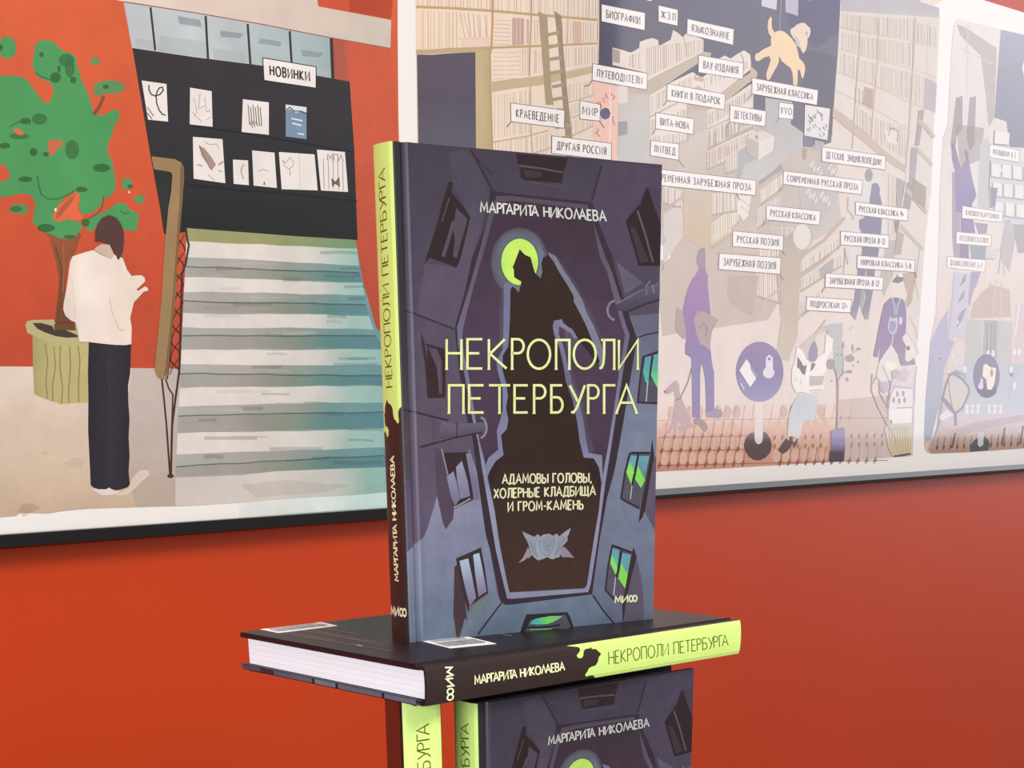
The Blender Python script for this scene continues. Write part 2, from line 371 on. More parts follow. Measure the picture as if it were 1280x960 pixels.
# windows of the upper floors
cv.P(dk, 3, "561,227 566.5,229 564,240 578,257 587.6,271.5 582,295 575,324 570.5,334 552,327 537,321.7 531,329 534,318 546,280 557,239")
cv.P((84, 72, 92), 4, "570,260 584,274 578,295 571,322 566,321 568,300 566,285")
cv.S((88, 76, 98), 4, 4.5, "567,276 560,300 553.5,321"); cv.S((112, 92, 84), 4, .9, "561.6,247 552,277")
cv.S((88, 70, 74), 5, 1.2, "582,280 577,298")
cv.P(dk, 3, "645.5,192 710,198 704,215.5 702.5,229 657,225.5 651,223 649,209 647,206.7")
cv.S((86, 76, 94), 4, 2.4, "648,207 676,210.5 703,215.5"); cv.P((60, 48, 58), 4, "655,212 678,215 676,222 656,221")
cv.S((84, 76, 98), 3, 1.4, "664,228 704,235")
cv.P(dk, 3, "808,234 811,238 818,260 828,285 829,332 798,332 795,320 789,300 782,276 801,254")
cv.S((98, 84, 104), 4, 2.4, "796.5,263 806,292 816,328"); cv.P((66, 52, 64), 4, "787,283 794,286 811,327 800,329")
for i in range(9):
    x = 530+i*3.1; cv.S((84, 74, 98), 2, .7, f"{x+18},{205+i*2} {x+6},{250+i} {x},{275+i*3}", a=.6)
# second window on the left
cv.P(edge, 3, "526,414.7 530,425 535,455 538,498 534,498 531,455 527,430")
cv.P((56, 36, 42), 3, "534,431 556,437 557,466 557,492 556,497 537,498 534,465")
cv.P((86, 70, 94), 4, "535,434 546,436 552,450 553,492 549,492 546,460 540,446"); cv.S((96, 80, 104), 5, 2.2, "548,452 550,492")
cv.S(edge, 4, 2, "532,430 556,437")
cv.S(edge, 2, 1.8, "502,386 521,393 545,402.5 568,411.6")
# left pipe
cv.P([(520, (112, 106, 134)), (545, (86, 74, 98))], 5, "541,525 568,530 605.6,528 609,535 605.6,542 568,545 541.6,548", grad='y')
cv.S(edge, 6, 1.8, "504,511 541.6,521 560,525"); cv.S(edge, 6, 1.8, "524,559 568,547 602.5,540")
cv.S(edge, 6, 1.4, "570,528 571.5,536 570,546"); cv.ring((142, 136, 160), 6, 2.6, 599, 534.5, 9, 13, a0=-80, a1=80)
cv.P((88, 78, 104), 5, "541,525 552,528 548,540 552,548 541,548")
# third window on the left
cv.P((56, 40, 46), 4, "555,566 587,565 591,600 590.5,625 567,636 559,594")
cv.P([(575, (150, 152, 178)), (620, (128, 122, 148))], 5, "569.7,584 577,576 584,600 587.5,620 575,624 571,600", grad='y')
cv.P([(590, (140, 140, 166)), (632, (118, 112, 138))], 5, "558,596 566.6,589 571,605 574.5,624 568,633 563,620", grad='y')
cv.P([(566, (136, 134, 160)), (600, (120, 116, 142))], 5, "582,567 587.6,566 596,600 599,624 592,624 588,600", grad='y')
cv.S((142, 138, 162), 5, 1.8, "551.5,561 555,575 559.5,594"); cv.S((144, 140, 164), 6, 2.2, "566.5,635 578,629 588,623")
cv.P((84, 68, 92), 3, "543,560 552,562 560,600 567,637 566.6,648 557,662 550,637 546,616")
# bottom left window and shutter
cv.P((74, 54, 64), 3, "568,708 572,705 580,745 584,776 581,772 574,796 571,800 566.6,768")
cv.P((60, 44, 50), 4, "569.7,698 586,691 601,684 606,712 610,741 598,752 585,765 578,740")
cv.P([(698, (176, 194, 216)), (725, (148, 152, 180)), (759, (120, 110, 138))], 5, "574,701 585,698 590,722 594.7,747 587,758 580,730", grad='y')
cv.P([(691, (178, 200, 216)), (720, (150, 152, 180)), (748, (124, 116, 144))], 5, "591,693.5 598.6,691 603,712 608,739 598,746 594,720", grad='y')
cv.S((112, 108, 130), 5, 2.4, "586,760 597,752 609,743")
cv.P((110, 122, 142), 4, "583,778 586,762 612,742 616,745 576,800 574,797")
cv.S(edge, 5, 1.8, "627,753 614,770 597,793"); cv.S(edge, 5, 1.8, "741,744 753,762 767,779")
# windows of the right wall
cv.P((84, 80, 102), 3, "804,446 830,438 830,504 797,503 800,470")
cv.S(edge, 6, 2.4, "830,437 804,446 800,475 797,503 820,504 830,506")
teal = [(446, (104, 150, 172)), (476, (84, 184, 160))]
cv.P(teal, 4, "806.5,446 814,445 810.5,478 807,478 803.5,464", grad='y')
cv.P([(440, (104, 156, 176)), (465, (96, 190, 150)), (480, (112, 214, 112))], 4, "817,444 830,440 830,488 822,486 813.5,469", grad='y')
cv.S((36, 40, 48), 6, 1.8, "815.5,445 813,460 811.5,476"); cv.S((184, 188, 206), 5, 1.3, "809.5,477 807.5,502")
cv.P((90, 84, 106), 3, "787,566 812,565.6 808,600 799,635 776,623 781,590")
cv.P([(569, (112, 164, 184)), (582, (104, 180, 168))], 4, "788,569.5 796,569.5 791.5,592 788.5,606 782.5,590", grad='y')
cv.P((138, 222, 96), 5, "787,577 792.5,590 790.6,595 788.5,606 782.5,590")
cv.P([(569, (112, 164, 184)), (590, (96, 150, 150))], 4, "798.5,570 811,570 806,598 801,610 793.5,599", grad='y')
cv.P((138, 222, 96), 5, "797,582 806,600 801,610 793.5,599")
cv.S((34, 36, 44), 6, 2.4, "788,566 812,566"); cv.S((34, 36, 44), 6, 2, "797.5,567 793,592 790,606"); cv.S((50, 44, 56), 6, 2.2, "787,566 781,590 776,623 799,635.5")
cv.S((184, 188, 206), 6, 1.2, "789.5,607 787.5,624")
cv.P((56, 40, 46), 5, "815,550 817.5,570 812,600 806,637 803,646 798,653 801,630 808,598 812,572")
cv.P((90, 84, 106), 3, "765,681 789,690 784,725 779,757 768,750 756.4,737 760,705")
cv.P([(685, (110, 160, 180)), (705, (100, 176, 170))], 4, "765.5,685 774,688 771,712 769.7,719.7 762.5,704", grad='y')
cv.P((138, 222, 96), 5, "764.5,693 771.5,710 769.7,719.7 762.5,704")
cv.P([(690, (110, 160, 180)), (720, (96, 170, 160))], 4, "777.5,691 789,693.5 785,716 782,737 772.5,723", grad='y')
cv.P((138, 222, 96), 5, "776,704 784,717 782,737 772.5,723")
cv.S((34, 36, 44), 6, 2.4, "765,681.5 789,690.5"); cv.S((34, 36, 44), 6, 2.2, "776.5,688 772.5,712 769.5,722"); cv.S((50, 44, 56), 6, 1.8, "765,681 760,706 756.5,737 768,750")
cv.S((184, 188, 206), 6, 1.3, "769,721 766.6,744")
cv.P((92, 86, 108), 3, "795,696 801,720 805,760 803,790 780,790 779,766 786,720")
cv.P((60, 42, 48), 5, "791.6,684 795.5,696 790,716 784,742 780.6,764 778.5,778 777.5,757 783,725 789,692")
# window at the foot
cv.P((48, 40, 50), 4, "650,790 654,778 658,768 709,765 713,772 719,790")
cv.P((84, 80, 100), 5, "656,790 662.6,775 707,768.5 713.5,784 714,790")
cv.P([(650, (74, 150, 176)), (672, (80, 190, 170)), (684, (122, 214, 110)), (703, (120, 190, 140))], 6, "662,780 666,775 671,773 688,770 703,770 697,774.5 691,777.5 684,780 672,780.6", grad='x')
cv.S((40, 34, 44), 6, 2, "658,784 676,784.5 700,781"); cv.S((90, 210, 140), 7, 1, "662,787 690,786")
# right pipe
cv.P((96, 92, 116), 4, "770,327 804,354 790,362 780.6,368")
cv.P([(355, (98, 92, 116)), (395, (66, 54, 74))], 5, "768,381 802.5,361 829,350 829,373 782,389.7 771,388", grad='y')
cv.S((120, 114, 138), 6, 1.4, "770,380 786,371 803,362"); cv.ring((130, 122, 146), 6, 2.8, 769, 388, 10, 12, a0=95, a1=265)
cv.S((116, 108, 132), 7, 2.2, "812.5,351 807,358 808,369"); cv.S((130, 124, 146), 7, 1.8, "815,356 817,366"); cv.S(edge, 6, 1.6, "783,390 806,380 829,373")
cv.S(edge, 4, 1.6, "796,422.5 808,418 830,414")
cv.P(edge, 4, "774,357 779,372 787,397 796,424 789,424 783,408 778,392")
# the winged figure against the moon
FR = "649,311.5 655.6,318.6 662.6,321.7 665.8,333.4 668,341 675,348 677.5,339.7 676,330 678,322.5 683,320 687,321.5 691.5,327 698,339.7 709,357 716.5,370 716.5,377 724,391 732,407 738,422 744,436 749,452 747,455 741,447 731,434 723,425 715,411.6 710,409 704,404 701,398.5 698,400 692,400.6 690,408 692,418 698,433 702.5,450.6 707,478 715,500 721,528 723.6,550 729,572 741.5,573 748,584 751,602"
FLh = "609,596 612,588 619,576.6 629,568.7 627.5,558 626,544 633,536 635,525 632,509 634.5,495 632,478 627.5,462.5 628,444 635,433 637,397.5 637.6,361.6 640,358 644,361 648,366 651,352 642,346.7 641.5,336.6 640,334 642,330 644.7,322.5"
halo = (116, 116, 146)
cv.P([(350, (112, 112, 142)), (440, (118, 118, 150)), (600, (132, 132, 162))], 6, "629,356 629,400 628,436 620,452 621,462 627.5,486 628,512 625,524 620.5,538 622,562 610,572 607,580 612,602 "+" ".join(FLh.split()[:21]), grad='y')
cv.P((124, 122, 152), 6, "684,315 694,320 703,336 715,354 727,374 733,392 742,408 749,426 754,442 754,458 749,458 738,425 716,380 700,345 688,325")
cv.P([(398, (128, 126, 154)), (480, (104, 100, 130)), (600, (138, 140, 168))], 6, "691,396 699,395 706,402 714,408 724,422 716,424 706,412 698,408 698,418 704,434 709,455 714,478 723,500 729,528 732,550 735,566 752,569 753,604 746,600 738,580 720,572 712,500 700,460 690,420", grad='y')
cv.P((86, 74, 102), 7, "703,412 712,416 722,430 716,440 708,436"); 
for k in range(7):
    t = k/6; cv.E((136, 136, 166), 5, 649, 327.5, 36-9*t, 43-11*t, a=.22, n=36)
    cv.S((120, 118, 146), 5, 14-1.6*k, "632,362 630,400 630,436", a=.10)
    cv.S((120, 118, 146), 5, 16-2*k, "686,322 702,340 716,362 730,390 742,415 750,440", a=.09)
    cv.S((120, 118, 146), 5, 13-1.6*k, "700,404 712,412 724,430", a=.12); cv.S((118, 116, 144), 5, 14-1.7*k, "706,460 722,500 731,545 738,566", a=.09)
cv.P((112, 114, 142), 7, "672,305 680,316 676,330 678,341 675,350 669,342")
cv.E((70, 110, 100), 7, 649, 327.3, 24.6, 30.6, n=40)
cv.E((196, 232, 112), 8, 649, 327.5, 23, 29, n=40)
cv.P(fig, 9, FR+" 748,637 740,684 733,731 730,735 637,740 634.5,731 625,684 618,637 "+FLh)
cv.P([(560, (52, 36, 33)), (735, (68, 46, 41))], 10, "625,580 728,580 746,600 748,637 740,684 733,731 730,735 637,740 634.5,731 625,684 618,637 613,610", grad='y')
# carved cherub
cv.T(640, 650, 12.8)
cv.P((150, 140, 164), 11, "250,430 310,560 280,590 260,610 230,605 200,640 160,660 95,685 170,600")
cv.P((146, 134, 160), 11, "820,420 900,500 985,605 930,600 850,590 820,600 780,580 760,520")
cv.P((150, 156, 182), 12, "150,178 350,270 385,235 415,232 445,268 480,240 520,226 600,220 625,240 655,250 690,218 720,228 750,262 800,215 930,125 905,215 880,260 880,330 840,375 800,420 780,520 740,600 700,600 640,630 590,612 560,590 500,620 420,645 385,630 350,600 310,560 280,480 255,390 225,320 195,270")
cv.P((142, 144, 170), 13, "480,300 520,260 590,258 630,310 632,420 600,500 550,520 500,480 475,400")
cv.S((118, 120, 146), 14, .7, "490,405 520,412"); cv.S((118, 120, 146), 14, .7, "560,408 590,402"); cv.S((118, 120, 146), 14, .6, "545,400 540,440 552,445"); cv.S((118, 120, 146), 14, .7, "520,470 555,478 580,468")
cv.S((112, 118, 146), 13, .8, "440,300 430,420 470,520 550,575"); cv.S((112, 118, 146), 13, .8, "660,290 650,420 620,520 560,575")
for k in range(5):
    cv.S((128, 132, 160), 13, .6, f"{230+k*30},{300+k*14} {300+k*18},{430+k*20} {330+k*20},{560+k*8}"); cv.S((128, 132, 160), 13, .6, f"{880-k*34},{250+k*14} {800-k*24},{400+k*20} {740-k*20},{540+k*8}")
cv.T()
# lettering
wt = (214, 214, 226); lm = (232, 240, 178); cr = (236, 234, 204)
cv.text("МАРГАРИТА НИКОΛАЕВА", wt, 12, 2.0, (600.5, 265.2), (757.5, 276.6), (756.5, 264.2), (600.5, 252.8), gap=.22)
def glyph(ch, x0, x1, yb, yt, wd=3.0):
    cv.text(ch, lm, 12, wd, (x0+wd/2, yb), (x1-wd/2, yb), (x1-wd/2, yt), (x0+wd/2, yt))
def serif(x, y, l=2.6): cv.raw_stroke(lm, 12, 1.8, [(x-l, y), (x+l, y)])
t1 = [('Н', 556.5, 578), ('Е', 582.5, 604), ('К', 609, 634), ('Р', 638, 655.5), ('О', 657.5, 688.5), ('П', 693, 712.6), ('О', 715, 745.5), ('Л', 747, 768.6), ('И', 771.8, 798.4)]
for ch, a0, a1 in t1: glyph(ch, a0, a1, 460.6, 425.0+(-1 if a0 < 640 else 0))
t2 = [('П', 559.5, 580.5), ('Е', 584.5, 605.6), ('Т', 609, 638.4), ('Е', 641, 660.5), ('Р', 665.5, 682.5), ('Б', 687, 704.5), ('У', 710, 732), ('Р', 733, 749), ('Г', 753, 770), ('А', 768.5, 796.5)]
for ch, a0, a1 in t2: glyph(ch, a0, a1, 515.6, 481.6)
for x in (558, 576.5, 610.5, 639.5, 694.5, 711, 767, 796.9): serif(x, 461.5, 1.9)
for x in (561, 579, 623.7, 667, 734.5, 754.5, 770, 795): serif(x, 516.5, 1.9)
cv.text("АДАМОВЫ ГОЛОВЫ,", cr, 12, 1.8, (627.5, 604.4), (738.5, 602.6), (738.5, 591.4), (627.5, 593.2), gap=.25, kern=False)
cv.text("ХОЛЕРНЫЕ КЛАДБИЩА", cr, 12, 1.8, (617, 622.6), (743.5, 618.6), (743.5, 607.4), (617, 611.2), gap=.25, kern=False)
cv.text("И ГРОМ-КАМЕНЬ", cr, 12, 1.8, (634.5, 639.0), (728, 636.2), (728, 625.0), (634.5, 627.8), gap=.28, kern=False)
cv.text("МИ∞", cr, 12, 1.9, (768.5, 753.6), (795.8, 751.8), (795.8, 743.8), (768.5, 745.4), gap=.22)

# ------------------------------------------------------------------ spine print (traced on the lying book)
QS = [(531, 834), (925, 774), (531, 882.5), (924.5, 818)]
QD = [(0, TB), (HB, TB), (0, 0), (HB, 0)]                        # surface coords: (along spine z, thickness y)
def solve(A, b):
    n = len(b); M = [r[:]+[v] for r, v in zip(A, b)]
    for i in range(n):
        k = max(range(i, n), key=lambda r: abs(M[r][i])); M[i], M[k] = M[k], M[i]
        for r in range(n):
            if r != i:
                f = M[r][i]/M[i][i]; M[r] = [x-f*y for x, y in zip(M[r], M[i])]
    return [M[i][n]/M[i][i] for i in range(n)]
_A, _b = [], []
for (x, y), (u, v) in zip(QS, QD):
    _A += [[x, y, 1, 0, 0, 0, -u*x, -u*y], [0, 0, 0, x, y, 1, -v*x, -v*y]]; _b += [u, v]
_h = solve(_A, _b)
def spn(x, y):
    d = _h[6]*x+_h[7]*y+1; return ((_h[0]*x+_h[1]*y+_h[2])/d, (_h[3]*x+_h[4]*y+_h[5])/d)
sp = Art()
brn = (50, 37, 34); grn = (206, 232, 128)
sp.P(brn, 0, "500,800 760,770 760,880 500,920")
sp.P(grn, 1, "700,780 950,740 950,850 700,880")
sp.T(580, 740, 3.5556)
sp.P(brn, 2, "380,150 400,243 480,250 486,262 480,272 468,285 474,296 488,297 497,288 500,266 512,256 526,256 532,249 538,258 552,257 560,262 577,278 566,292 562,312 552,328 534,334 522,341 518,352 508,368 512,378 524,374 540,370 550,376 560,388 560,470 380,500")
sp.T()
sp.text("МАРГАРИТА НИКОΛАЕВА", (240, 240, 190), 3, 1.55, (588, 855.2), (696.5, 838.0), (696.0, 828.4), (587.6, 845.4), gap=.17)
sp.text("НЕКРОПОЛИ ПЕТЕРБУРГА", (92, 92, 20), 3, 1.25, (752, 831.0), (908, 806.6), (907, 793.0), (751.5, 815.6), gap=.2)
sp.text("МИ∞", (240, 242, 200), 3, 1.9, (554.3, 835.5), (555.6, 874.6), (563.0, 873.4), (562.0, 834.2), gap=.22)

# ------------------------------------------------------------------ building one book, then the other three as copies
M_page = principled('page_paper', (.84, .86, .90), rough=.8, noise=.02, nscale=90)
M_board = principled('board_cover_dark', lin((36, 25, 28)), rough=.36, spec=.2, noise=.06, nscale=30)
M_cov = printed('cover_ink', .66, .33, .0, .1, .13, 90, soft=True, spec=.3)
M_spn = printed('spine_ink', .92, .36, .0, .1, .03, 60, spec=.3)
JP = [(.0, .0012), (.0012, .0004), (.0038, .0003), (.0050, .0015), (.0057, .0015), (.0066, .0003), (.0076, -.0004), (.0088, -.0003), (.0100, 0), (1, 0)]
def joint(x):
    if x <= 0: return JP[0][1]
    for (x0, y0), (x1, y1) in zip(JP, JP[1:]):
        if x <= x1: return y0+(y1-y0)*(x-x0)/(x1-x0)
    return 0
def bulge(y):
    t = min(1, max(0, y/TB)); return .0009*(1-(2*t-1)**2)+(.0 if .06 < t < .94 else -.0008*(1-min(t, 1-t)/.06))
book = empty('book', M_ST)
def part(name, me, mat, parent=book): return link(name, me, mat, parent)
def board(name, y0, y1):
    bm = bmesh.new(); box(bm, .0066, WB, y0, y1, 0, HB)
    bmesh.ops.bevel(bm, geom=bm.edges[:], offset=.0005, segments=2, affect='EDGES')
    return part(name, mesh_bm(name, bm), M_board)
fc = board('front_cover', .0000, .0026)
bc = board('back_cover', TB-.0026, TB)
# spine piece with both joints: a bent sheet swept along the height
prof = [(x, joint(x)) for x in (.0100, .0088, .0076, .0066, .0057, .0050, .0038, .0012, .0003)]
prof += [(-bulge(TB*k/8), TB*k/8) for k in range(1, 8)]
prof += [(x, TB-joint(x)) for x in (.0003, .0012, .0038, .0050, .0057, .0066, .0076, .0088, .0100)]
inner = []
for i, (x, y) in enumerate(prof):
    a0 = prof[max(0, i-1)]; b0 = prof[min(len(prof)-1, i+1)]; dx, dy = b0[0]-a0[0], b0[1]-a0[1]; d = math.hypot(dx, dy)
    inner.append((x+dy/d*.0011, y-dx/d*.0011))
bm = bmesh.new(); rows = []
for z in (0, HB): rows.append(([bm.verts.new((x, y, z)) for x, y in prof], [bm.verts.new((x, y, z)) for x, y in inner]))
n = len(prof)
for i in range(n-1):
    bm.faces.new([rows[0][0][i], rows[0][0][i+1], rows[1][0][i+1], rows[1][0][i]]); bm.faces.new([rows[0][1][i+1], rows[0][1][i], rows[1][1][i], rows[1][1][i+1]])
    for k in (0, 1): bm.faces.new([rows[k][0][i], rows[k][1][i], rows[k][1][i+1], rows[k][0][i+1]])
for i in (0, n-1): bm.faces.new([rows[0][0][i], rows[1][0][i], rows[1][1][i], rows[0][1][i]])
spo = part('spine', mesh_bm('spine', bm), M_board)
# page block: six sewn gatherings with hairline gaps
pg = None; ng = 5; y0 = .0028; y1 = TB-.0028; z0, z1 = .0028, HB-.0028
for k in range(ng):
    a0 = y0+(y1-y0)*k/ng+.00003; a1 = y0+(y1-y0)*(k+1)/ng-.00003
    bm = bmesh.new(); box(bm, .0030, WB-.0034, a0, a1, z0, z1)
    if pg is None: pg = part('page_block', mesh_bm('page_block', bm), M_page)
    else: part('gathering', mesh_bm('gathering', bm), M_page, pg)
xs = [(0, x) for x, _ in JP[1:-1]]
cv.items = [(k_, ([(t_, (c_[0], c_[1], c_[2]*(.93 if c_[2] < 112 else 1))) for t_, c_ in co_] if g_ else (co_[0], co_[1], co_[2]*.93)), l_, p_, a_, g_, i_) for k_, co_, l_, p_, a_, g_, i_ in cv.items]
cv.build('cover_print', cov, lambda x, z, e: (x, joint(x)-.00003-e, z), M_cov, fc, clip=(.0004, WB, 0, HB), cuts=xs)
ys = [(1, TB*k/8) for k in range(1, 8)]+[(1, TB*.03), (1, TB*.97)]
sp.build('spine_print', spn, lambda z, y, e: (-bulge(y)-.00003-e, y, z), M_spn, spo, clip=(0, HB, 0.0004, TB-.0004), cuts=ys)
# slate coloured turn-in along the foot edge of the front board
bk = Art()
for k, (a0, a1, c) in enumerate([(.0, .03, (112, 118, 138)), (.03, .032, (40, 34, 42)), (.032, .066, (106, 114, 132)), (.066, .068, (40, 34, 42)), (.068, .085, (120, 132, 140)), (.085, .087, (40, 34, 42)), (.087, .120, (98, 104, 124)), (.120, .132, (60, 52, 62)), (.132, .15, (84, 84, 102))]):
    bk.P(c, 0, [(a0, 0), (a1, 0), (a1, .0024), (a0, .0024)])
bk.build('turn_in', lambda x, y: (x, y), lambda x, y, e: (x, y+.0001, -.00004-e), M_cov, fc, clip=(.0066, WB, 0.0002, .0024))
def dup(root, M, sz=1.0):
    r = root.copy(); C.objects.link(r); r.matrix_world = M @ Matrix.Diagonal((1, 1, sz, 1))
    for ch in [o for o in root.children]:
        c = ch.copy(); C.objects.link(c); c.parent = r
        for g in [o for o in ch.children]:
            d = g.copy(); C.objects.link(d); d.parent = c
    return r
GB = 'copies of the same hardback novel stacked as a display'
tag(book, 'upright hardback on top of the stack, whole winged-figure front cover and green spine showing', 'book', GB)
b_ly = dup(book, M_LY); tag(b_ly, 'hardback lying flat under the upright one, white page edges and pale green spine showing', 'book', GB)
b_lr = dup(book, M_LR); tag(b_lr, 'lower right upright hardback, cut by the picture edge, cover top with author name showing', 'book', GB)
b_ll = dup(book, M_LL, (LO.z-TB-.0002-(RTOP-HB))/HB); tag(b_ll, 'lower left upright hardback under the lying one, only its broad pale green spine facing us', 'book', GB)

# back cover of the lying book: small print and two white price stickers (they lie on it)
LZ = LO.z
def lytop(px, py):
    q = M_LY.inverted() @ onz(px, py, LZ); return (q.x, q.z)
bt = Art(); red = (120, 84, 80)
for x0, y0, x1, y1 in ((352, 789.5, 420, 801), (372, 787.5, 470, 803), (392, 788, 478, 807.5), (368, 794.5, 450, 808), (400, 785.5, 450, 793), (440, 805, 492, 815)):
    bt.S(red, 0, .7, f"{x0},{y0} {x1},{y1}", a=1)
bt.S((170, 150, 150), 0, 1.2, "446,806.5 453,808"); bt.S((120, 120, 124), 0, .8, "628,793 640,795"); bt.S((110, 110, 116), 0, .6, "700,786 712,785")
tag(bt.build('back_cover_print', lytop, lambda x, z, e: (x, TB+.00006+e, z), M_spn, [c for c in b_ly.children if c.name.startswith('back_cover')][0]), kind='stuff')
def sticker(pts, label):
    q = [onz(x, y, LZ) for x, y in pts]; ctr = sum(q, Vector())/4
    st = empty('price_sticker', Matrix.Translation(ctr)); tag(st, label, 'sticker', None)
    bm = bmesh.new(); lo = [bm.verts.new((*(p-ctr).xy, .00008)) for p in q]; hi = [bm.verts.new((*(p-ctr).xy, .00022)) for p in q]
    bm.faces.new(hi); bm.faces.new(lo[::-1])
    for i in range(4): bm.faces.new([lo[i], lo[(i+1) % 4], hi[(i+1) % 4], hi[i]])
    link('paper_label', mesh_bm('paper_label', bm), M_stick, st)
    a = Art(); (ax, ay), (bx, by), (cx_, cy_), (dx, dy) = pts
    def L(u, v): return ((ax+(bx-ax)*u)*(1-v)+(dx+(cx_-dx)*u)*v, (ay+(by-ay)*u)*(1-v)+(dy+(cy_-dy)*u)*v)
    for k in range(22):
        u = .08+k*.038; a.raw_stroke((168, 164, 166), 0, random.choice((.5, .8, 1.1)), [L(u, .34), L(u, .82)])
    for v in (.14, .24): a.raw_stroke((170, 166, 168), 0, .5, [L(.1, v), L(.86, v)])
    tag(a.build('barcode', lambda x, y: tuple((onz(x, y, LZ)-ctr).xy), lambda x, y, e: (x, y, .00025+e), M_spn, st), kind='stuff')
M_stick = principled('sticker_paper', (.92, .90, .90), rough=.5)
sticker([(325, 787), (402, 778), (422, 782.5), (347.5, 791.5)], 'white barcode sticker near the far left corner of the lying book')
sticker([(526.7, 801.7), (583.7, 796), (620.5, 805), (562, 810.6)], 'white sticker on the lying book right in front of the upright one')
# ------------------------------------------------------------------ the long framed print on the wall
M_sheet = principled('sheet_paper', lin((220, 213, 208)), rough=.45, spec=.4, coat=.5, coatr=.06)
M_rail = principled('black_rail', (.004, .003, .003), rough=.05, spec=.45)
M_pr = printed('poster_ink', .78, .5, .25, .10, .09, 26, soft=True)
M_pr2 = printed('poster_ink_pale', .83, .5, .62, .05, .05, 30, soft=True)
pc = empty('framed_print', MW); tag(pc, 'very wide illustrated bookshop print in three panels with dark bottom rail, on red wall', 'picture')
xl_, xr_ = sheet(-185, 400)[0], sheet(1448, 400)[0]; zl = sheet(480, 634.5)[1]; ztop = sheet(1252, 7)[1]; zrb = -0.1075
bm = bmesh.new(); box(bm, xl_, xr_, .0002, .0135, zl-.004, ztop)
link('backing_sheet', mesh_bm('backing_sheet', bm), M_sheet, pc)
# rail: chamfered moulding, its sloping upper lip catches the light
bm = bmesh.new(); pf = [(.0135, zrb), (-.0060, zrb), (-.0080, zrb+.0015), (-.0080, zl-.0058), (-.0071, zl-.0004), (-.0060, zl), (.0135, zl)]
ra = [bm.verts.new((xl_, y, z)) for y, z in pf]; rb = [bm.verts.new((xr_, y, z)) for y, z in pf]; n = len(pf)
for i in range(n): bm.faces.new([ra[i], ra[(i+1) % n], rb[(i+1) % n], rb[i]])
bm.faces.new(ra); bm.faces.new(rb[::-1])
link('bottom_rail', mesh_bm('bottom_rail', bm), M_rail, pc)

LQ = 5.0520
# ================= panel 1: stairs, tree and reader
a = Art(); T, P, S, E = a.T, a.P, a.S, a.E
T(); P([(-150, (214, 92, 50)), (60, (212, 90, 48)), (250, (204, 80, 42)), (380, (194, 72, 38)), (470, (190, 70, 38))], 0, "-160,-160 497,-160 497,40 498,150 505,400 505,480 -160,480", grad='y')
P([(455, (224, 204, 188)), (540, (216, 192, 172)), (600, (208, 182, 158)), (640, (200, 172, 148))], 1, "-160,455 0,458 60,458.5 195,461 240,462 240,632 170,634 110,636 79,638.6 60,642 25,641 20,645 -40,650 -160,654", grad='y')
P([(455, (214, 200, 190)), (520, (212, 198, 188)), (636, (206, 186, 170))], 2, "165,460 240,461 240,632 170,634 150,560", grad='y', a=.7)
# beam and glazing
P([(0, (228, 208, 194)), (240, (222, 200, 186)), (430, (212, 192, 178)), (490, (200, 190, 178))], 1, "-160,-160 398,-160 396,-4 398,8 489,24 488,60.5 432,50 415,47.5 250,17 154,2 128,-4 -160,-60", grad='x')
P((202, 76, 42), 1, "396,-160 497,-160 489,25 398,8 396,-4")
P([(150, (186, 190, 192)), (240, (192, 196, 198)), (330, (176, 186, 188)), (415, (160, 176, 176))], 2, "154.5,3 250,17.5 331,31 414,48 415,98 327,83 240,71 165,60", grad='x')
for u in ("170,48 190,50 193,62 168,59", "200,44 256,52 259,72 198,64", "266,60 306,66 309,79 268,73", "322,66 360,72 362,78 326,80", "370,80 410,88 412,96 368,88"): P((206, 210, 212), 3, u, a=.55)
for u in ("222,20 250,25 252,34 224,30", "275,38 305,42 300,48 276,46", "325,48 352,52 350,58 322,54", "376,62 404,66 400,72 378,70"): P((160, 172, 176), 3, u, a=.5)
for p0, w_ in (("188,9 194,63", 2.6), ("257,20 260,74", 2.8), ("309.5,30 313,81", 2.8), ("362,39 365,88", 2.8), ("414,48 416,98", 4)): S((50, 42, 44), 4, w_, p0)
S((150, 90, 74), 4, 1.2, "154,2 250,17 331,31 415,47.5 488,60.5")
P((176, 84, 64), 1, "416,48 433,51 434,70 437,102 416,98"); P((190, 88, 66), 1, "428,50 436,52 440,103 436,102")
P([(40, (206, 86, 54)), (200, (202, 84, 52)), (420, (172, 64, 38))], 1, "434,51 488,60.5 492,84 496,175 505,400 505,480 470,480 458,395 451,354 446,312 443,190 437,102", grad='y')
P((200, 78, 44), 1, "436,-60 497,-60 489,24 437,14", a=.5)
# the black display wall
P([(60, (46, 38, 43)), (150, (42, 36, 41)), (230, (30, 31, 33)), (260, (16, 26, 23)), (300, (14, 22, 18))], 2, "165.5,60 240,71 327,82 415,98 437,102 443,190 445,250 447,300 400,297 330,293 240,286 233,290 206,293 187,188", grad='y')
S((30, 34, 36), 3, 2.2, "240,158 290,164 360,176 443,190", a=.6); S((26, 30, 32), 3, 3, "234,231 300,238 370,243 446,252", a=.7)
def paper(q, c=(234, 224, 218)): P(c, 4, q)
for q in ("177,100.6 208,105 210,152 185,149.5", "237.5,109.5 264.5,114 265.7,158.5 237,155.4", "303.5,124 336,128 336,168.5 302,165", "241,171 278,174 281.6,229 242,223.4",
          "291,199.5 310,200.5 311,231.5 292,229.8", "315,188 343,190.8 346,235 317,232", "348.5,190 393,193 397,238 352,236.5", "396,187 431,190 435,240 401,238"): paper(q)
paper("357,130.6 383,134 383,174 357,170.6", (120, 142, 166)); P((224, 224, 226), 5, "357,130.6 383,134 383,141 378,139 370,141 362,136 357,139")
